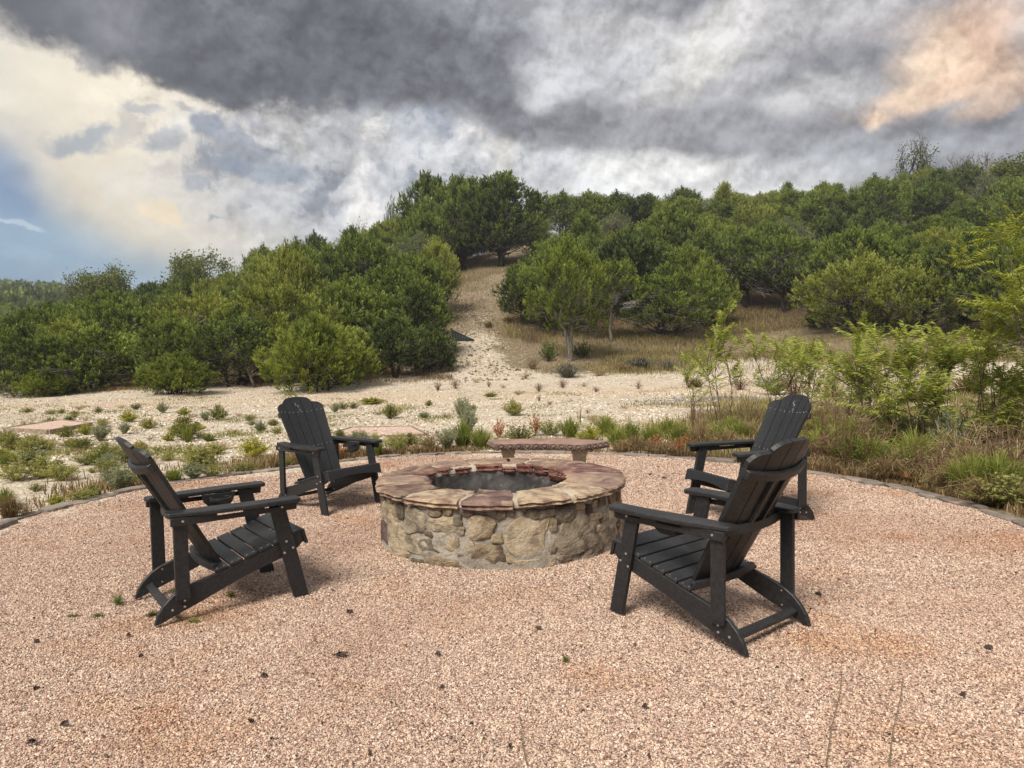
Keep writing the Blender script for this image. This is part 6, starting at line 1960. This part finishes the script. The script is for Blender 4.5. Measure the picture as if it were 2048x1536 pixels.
# ================================================================== sumac saplings with compound leaves
def frond_mesh(seed, mat, n=7, L_=.30, ll=.072, lw=.021):
    r = np.random.default_rng(seed); P = []; D = []; Ls = []; Ws = []
    bend = r.uniform(.15, .5)
    def pos(u): return np.array([L_ * u * (1 - .08 * u), 0, -L_ * bend * u * u + .02 * u])
    for i in range(n):
        u = .22 + .74 * i / (n - 1)
        for s in (-1, 1):
            P.append(pos(u)); D.append(unit(np.array([.55 + r.normal() * .15, s * .62, -.85 + r.normal() * .3]))); Ls.append(ll * r.uniform(.8, 1.15) * (1 - .3 * abs(u - .5))); Ws.append(lw * r.uniform(.85, 1.2))
    P.append(pos(1)); D.append(unit(np.array([1, 0, -.5]))); Ls.append(ll); Ws.append(lw)
    P = np.array(P); D = np.array(D); n_ = len(P)
    side = unit(np.cross(D, np.array([0, 0, 1.0]))); mid = P + D * (np.array(Ls) * .4)[:, None]; W = np.array(Ws)[:, None] / 2
    tip = P + D * np.array(Ls)[:, None] + np.array([0, 0, -.012])
    V = np.stack([P, mid + side * W, tip, mid - side * W], 1).reshape(-1, 3); F = np.arange(n_ * 4).reshape(-1, 4).tolist()
    b = MB(); b.tube([tuple(pos(u)) for u in (0, .35, .7, 1)], [.0028, .0022, .0016, .001], 3, .3)
    nv = len(V); faces = F + [tuple(i + nv for i in f) for f in b.f]
    V = np.concatenate([V, np.array(b.v)]); val = np.concatenate([np.repeat(np.clip(.5 + .15 * r.normal(size=n_), 0, 1), 4), np.array(b.a)])
    return mesh_np('frond', V, faces, M[mat], {'var': val})
FR = {'g': [frond_mesh(s, 'sumac', 7, .23 + .03 * (s % 3)) for s in range(60, 65)], 'y': [frond_mesh(s, 'sumac_yellow', 6, .24, .065) for s in range(70, 74)]}

def sumac(px, py, top, label, stems, fr, ykey='g', lean=(0, 0), bare=.35, width=.5, seed=None, pos=None, H=None, name='sumac_sapling', yfrac=.14, stem_mat='sapling_bark'):
    r = np.random.default_rng(seed or px)
    if pos is None:
        p = at(px, py); x, y = p[0], p[1]; g = gz(x, y); H = CAM_H + ray(px, top)[2] / ray(px, top)[1] * y - g
    else:
        x, y = pos; g = gz(x, y)
    e = empty(name, (x, y, g)); tag(e, label, 'sapling', 'sumac saplings right of the patio')
    tips = []
    b = MB()
    for s in range(stems):
        a0 = r.uniform(0, 6.28); q = r.uniform(.2, 1) if stems > 1 else .1
        hh = H * r.uniform(.75, 1.0) if s else H * .93
        top_ = np.array([math.cos(a0) * width * q + lean[0], math.sin(a0) * width * q + lean[1], hh])
        pts = wander((math.cos(a0) * .04, math.sin(a0) * .04, -.03), top_, 7, .05 * H, r)
        tube_np(b, pts, .004 + .003 * H, .003, 5)
        for k_ in range(3, 8):
            tips.append((pts[k_], unit(pts[k_] - pts[k_ - 1]), k_ / 7))
        for _ in range(3):
            k_ = r.integers(2, 6); q2 = pts[k_] + np.array([r.normal() * .22, r.normal() * .22, r.uniform(.12, .38)]) * (H / 1.6)
            br_ = wander(pts[k_], q2, 3, .03, r); tube_np(b, br_, .006, .003, 4)
            for m__ in range(1, 4): tips.append((br_[m__], unit(br_[m__] - br_[m__ - 1]), min(1, .45 + q2[2] / H * .5)))
    obj('stem', b.mesh('stem', M[stem_mat], True), e)
    wts = np.array([max(.02, t_[2] - bare) ** .8 for t_ in tips]); wts /= wts.sum()
    fr = int(fr * 1.9)
    for i in range(fr):
        j = r.choice(len(tips), p=wts); p0, d0, u0 = tips[j]
        az_ = r.uniform(0, 6.28); el_ = r.uniform(.75, 1.45) if u0 > .7 else r.uniform(.35, 1.2)
        pos_ = p0 + r.normal(size=3) * .02
        key = 'y' if (r.uniform() < yfrac or (ykey == 'y')) else 'g'
        me = FR[key][r.integers(len(FR[key]))]
        sc_ = r.uniform(.75, 1.2)
        obj('frond', me, e, tuple(pos_), (r.normal() * .35, -el_, az_), (sc_,) * 3)
sumac(1440, 858, 612, 'open sumac sapling left of the right chairs, with yellowing tips', 3, 62, lean=(.03, 0), bare=.15, width=.30, yfrac=.22, stem_mat='sapling_bark')
sumac(1392, 845, 720, 'small side sapling with drooping green leaflets left of the open sumac', 3, 26, bare=.1, width=.40)
sumac(1540, 862, 668, 'sumac sapling directly behind the far right chair', 4, 56, bare=.2, width=.38)
sumac(1612, 850, 682, 'leafy bright sumac sapling just right of the far right chair back', 4, 60, bare=.35, width=.34, ykey='g', yfrac=.25)
sumac(1585, 800, 668, 'smaller sumac sapling behind, left of the leafy bright one', 3, 34, bare=.3, width=.35)
sumac(1700, 870, 700, 'thin low sumac sapling between the right chairs and the sumac row', 4, 44, bare=.3, width=.36)
sumac(1735, 888, 655, 'first tall sumac of the row at the right, with a broad leafy top', 5, 84, bare=.35, width=.42, yfrac=.05)
sumac(1800, 905, 662, 'second sumac of the row at the right, stems curving left', 5, 80, bare=.38, width=.42, lean=(-.1, 0))
sumac(1855, 915, 660, 'third sumac of the row at the right, with dark forked stems', 5, 84, bare=.38, width=.42)
sumac(1925, 925, 668, 'fourth sumac of the row at the right, leaning right', 5, 80, bare=.38, width=.45, lean=(.15, 0))
sumac(1990, 915, 700, 'fifth sumac of the row, lower and close to the right edge', 4, 66, bare=.2, width=.45)
sumac(2045, 930, 690, 'sumac sapling cut by the right edge of the picture', 4, 64, bare=.2, width=.45)
# the tall yellowing one reaching in from the right
def reaching():
    x0, y0 = 6.05, 7.9
    e = empty('sumac_tree', (x0, y0, gz(x0, y0))); tag(e, 'tall yellowing sumac whose branches reach in from the right edge', 'tree')
    r = np.random.default_rng(5); b = MB(); g = gz(x0, y0)
    def W(px, py, dy):
        v = ray(px, py); k = (y0 + dy) / v[1]; return np.array([v[0] * k - x0, dy, CAM_H + v[2] * k - g])
    hub = np.array([-.05, 0, 1.15])
    tube_np(b, wander((0, 0, -.05), hub, 5, .05, r), .035, .024, 7)
    ends = [((1925, 512), .2, 52), ((1990, 462), .4, 60), ((2040, 440), .1, 40), ((2035, 545), -.2, 60), ((1985, 618), .0, 60), ((1965, 668), .2, 54), ((2030, 610), -.3, 70), ((2045, 680), .1, 44), ((1935, 700), .3, 36), ((2060, 500), .3, 40), ((2010, 650), .2, 50), ((2055, 585), .2, 50)]
    fr = []
    for (pp, dy, n) in ends:
        q = W(*pp, dy); pts = wander(hub, q, 7, .10, r); tube_np(b, pts, .015, .004, 5)
        fr.append((pts, n, pp))
    obj('stem', b.mesh('stem', M['bark'], True), e)
    for pts, n, pp in fr:
        for i in range(int(n * .5)):
            u = 1 - .17 * r.uniform() ** 1.5
            k_ = u * 7; a_ = int(min(6, k_)); p0 = pts[a_] + (pts[a_ + 1] - pts[a_]) * (k_ - a_) + r.normal(size=3) * .06
            key = 'y' if r.uniform() < (.9 if pp[1] < 580 else .45) else 'g'
            me = FR[key][r.integers(len(FR[key]))]; sc_ = r.uniform(.65, 1.05)
            obj('frond', me, e, tuple(p0), (r.normal() * .4, -r.uniform(.1, 1.2), r.uniform(0, 6.28)), (sc_,) * 3)
reaching()

# ================================================================== far bits: gravel pads, green panel, blue-grey rubble
M['pad'] = m_plain('pale_pink_gravel', (0.60, 0.43, 0.335), .95, .15, 0, .30, 26, .01)
M['timber'] = m_plain('weathered_timber', (0.27, 0.21, 0.155), 0.9, 0.2, 0, .4, 20, .01)
M['panel'] = m_plain('dark_green_metal', (0.018, 0.03, 0.028), 0.5, .4, 0, .2)
def pad(corners, label, hp=.055):
    P = [at(*c)[:2] for c in corners]; c0 = sum(P) / len(P); z0 = max(gz(*p) for p in P)
    e = empty('gravel_pad', (c0[0], c0[1], z0)); tag(e, label, 'gravel pad')
    Q = [p - c0 for p in P]
    b = MB(); n = len(Q); b.add([(q[0], q[1], hp) for q in Q] + [(q[0], q[1], -.1) for q in Q], [tuple(range(n))] + [(i, n + i, n + (i + 1) % n, (i + 1) % n) for i in range(n)])
    obj('gravel_fill', recalc(b.mesh('gravel_fill', M['pad'])), e)
    for i in range(n):
        a_, b_ = Q[i], Q[(i + 1) % n]; d = (b_ - a_) / np.hypot(*(b_ - a_)); nn_ = np.array([-d[1], d[0]]) * .045
        out = -1 if (nn_ @ ((a_ + b_) / 2)) < 0 else 1
        m_ = MB(); m_.prism([tuple(a_ - d * .02), tuple(b_ + d * .02), tuple(b_ + d * .02 + nn_ * out), tuple(a_ - d * .02 + nn_ * out)], -.1, hp + .012, lambda u, v, w_: (u, v, w_))
        obj('timber', recalc(m_.mesh('timber', M['timber']), .004), e)
pad([(12, 864), (97, 869), (180, 852), (118, 846)], 'low pink gravel pad with timber edging on the pale ground at the left')
pad([(665, 868), (700, 878), (850, 872), (820, 857), (705, 858)], 'low pink gravel pad with timber edging behind the far left chair', .012)

pp = at(925, 683); e = empty('drain_box', (pp[0], pp[1], gz(pp[0], pp[1]))); tag(e, 'low dark green sloping metal box beside the trail', 'metal box')
k = pp[1] / F_PX
P0 = np.array([-22 * k, 0]); P1 = np.array([22 * k, 0])
for i in range(8):
    u0, u1 = i / 8, (i + .94) / 8
    x0, x1 = P0[0] + (P1[0] - P0[0]) * u0, P0[0] + (P1[0] - P0[0]) * u1
    h0, h1 = (21 * (1 - u0) + 2) * k, (21 * (1 - u1) + 2) * k
    b = MB(); b.add([(x0, 0, -.1), (x1, 0, -.1), (x1, 0, h1), (x0, 0, h0), (x0, .03, -.1), (x1, .03, -.1), (x1, .03, h1), (x0, .03, h0)], [(0, 1, 2, 3), (7, 6, 5, 4), (0, 4, 5, 1), (1, 5, 6, 2), (2, 6, 7, 3), (3, 7, 4, 0)])
    obj('panel', recalc(b.mesh('panel', M['panel'])), e)
b = MB(); hL = 23 * k
b.add([(P0[0] - .02, -.03, hL), (P1[0] + .02, -.03, 2 * k), (P1[0] + .02, .8, 2 * k), (P0[0] - .02, .8, hL), (P0[0] - .02, -.03, hL + .03), (P1[0] + .02, -.03, 2 * k + .03), (P1[0] + .02, .8, 2 * k + .03), (P0[0] - .02, .8, hL + .03)],
      [(0, 1, 2, 3), (7, 6, 5, 4), (0, 4, 5, 1), (1, 5, 6, 2), (2, 6, 7, 3), (3, 7, 4, 0)])
obj('lid', recalc(b.mesh('lid', M['panel'])), e)

M['rubble'] = m_grain('blue_grey_rubble', [(0.0, (0.10, 0.10, 0.11)), (.5, (0.25, 0.245, 0.26)), (1.0, (0.42, 0.41, 0.42))])
r = np.random.default_rng(9); n_ = 1100
c0 = at(1430, 800); x = c0[0] + r.normal(0, .9, n_); y = c0[1] + r.normal(0, .45, n_)
s = r.uniform(.02, .07, n_)
scatter('blue_grey_gravel', np.stack([x, y, ground_z(x, y) + s * .12], 1), s, M['rubble'], flat=.5)

# ================================================================== evening haze
hz = bpy.data.materials.new('haze_air'); hz.use_nodes = True
hz.node_tree.nodes.clear(); hn = NT(hz.node_tree)
ho = hn.node('ShaderNodeOutputMaterial'); pv_ = hn.node('ShaderNodeVolumePrincipled')
pv_.inputs['Color'].default_value = (0.93, 0.96, 1.0, 1); pv_.inputs['Density'].default_value = 0.0008; pv_.inputs['Anisotropy'].default_value = 0.3
hz.node_tree.links.new(pv_.outputs[0], ho.inputs['Volume'])
b = MB(); X_, Y0_, Y1_, Z0_, Z1_ = 640, -140, 640, -3.0, 40.0
b.add([(-X_, Y0_, Z0_), (X_, Y0_, Z0_), (X_, Y1_, Z0_), (-X_, Y1_, Z0_), (-X_, Y0_, Z1_), (X_, Y0_, Z1_), (X_, Y1_, Z1_), (-X_, Y1_, Z1_)],
      [(3, 2, 1, 0), (4, 5, 6, 7), (0, 1, 5, 4), (1, 2, 6, 5), (2, 3, 7, 6), (3, 0, 4, 7)])
tag(obj('haze', recalc(b.mesh('haze', hz))), kind='stuff')
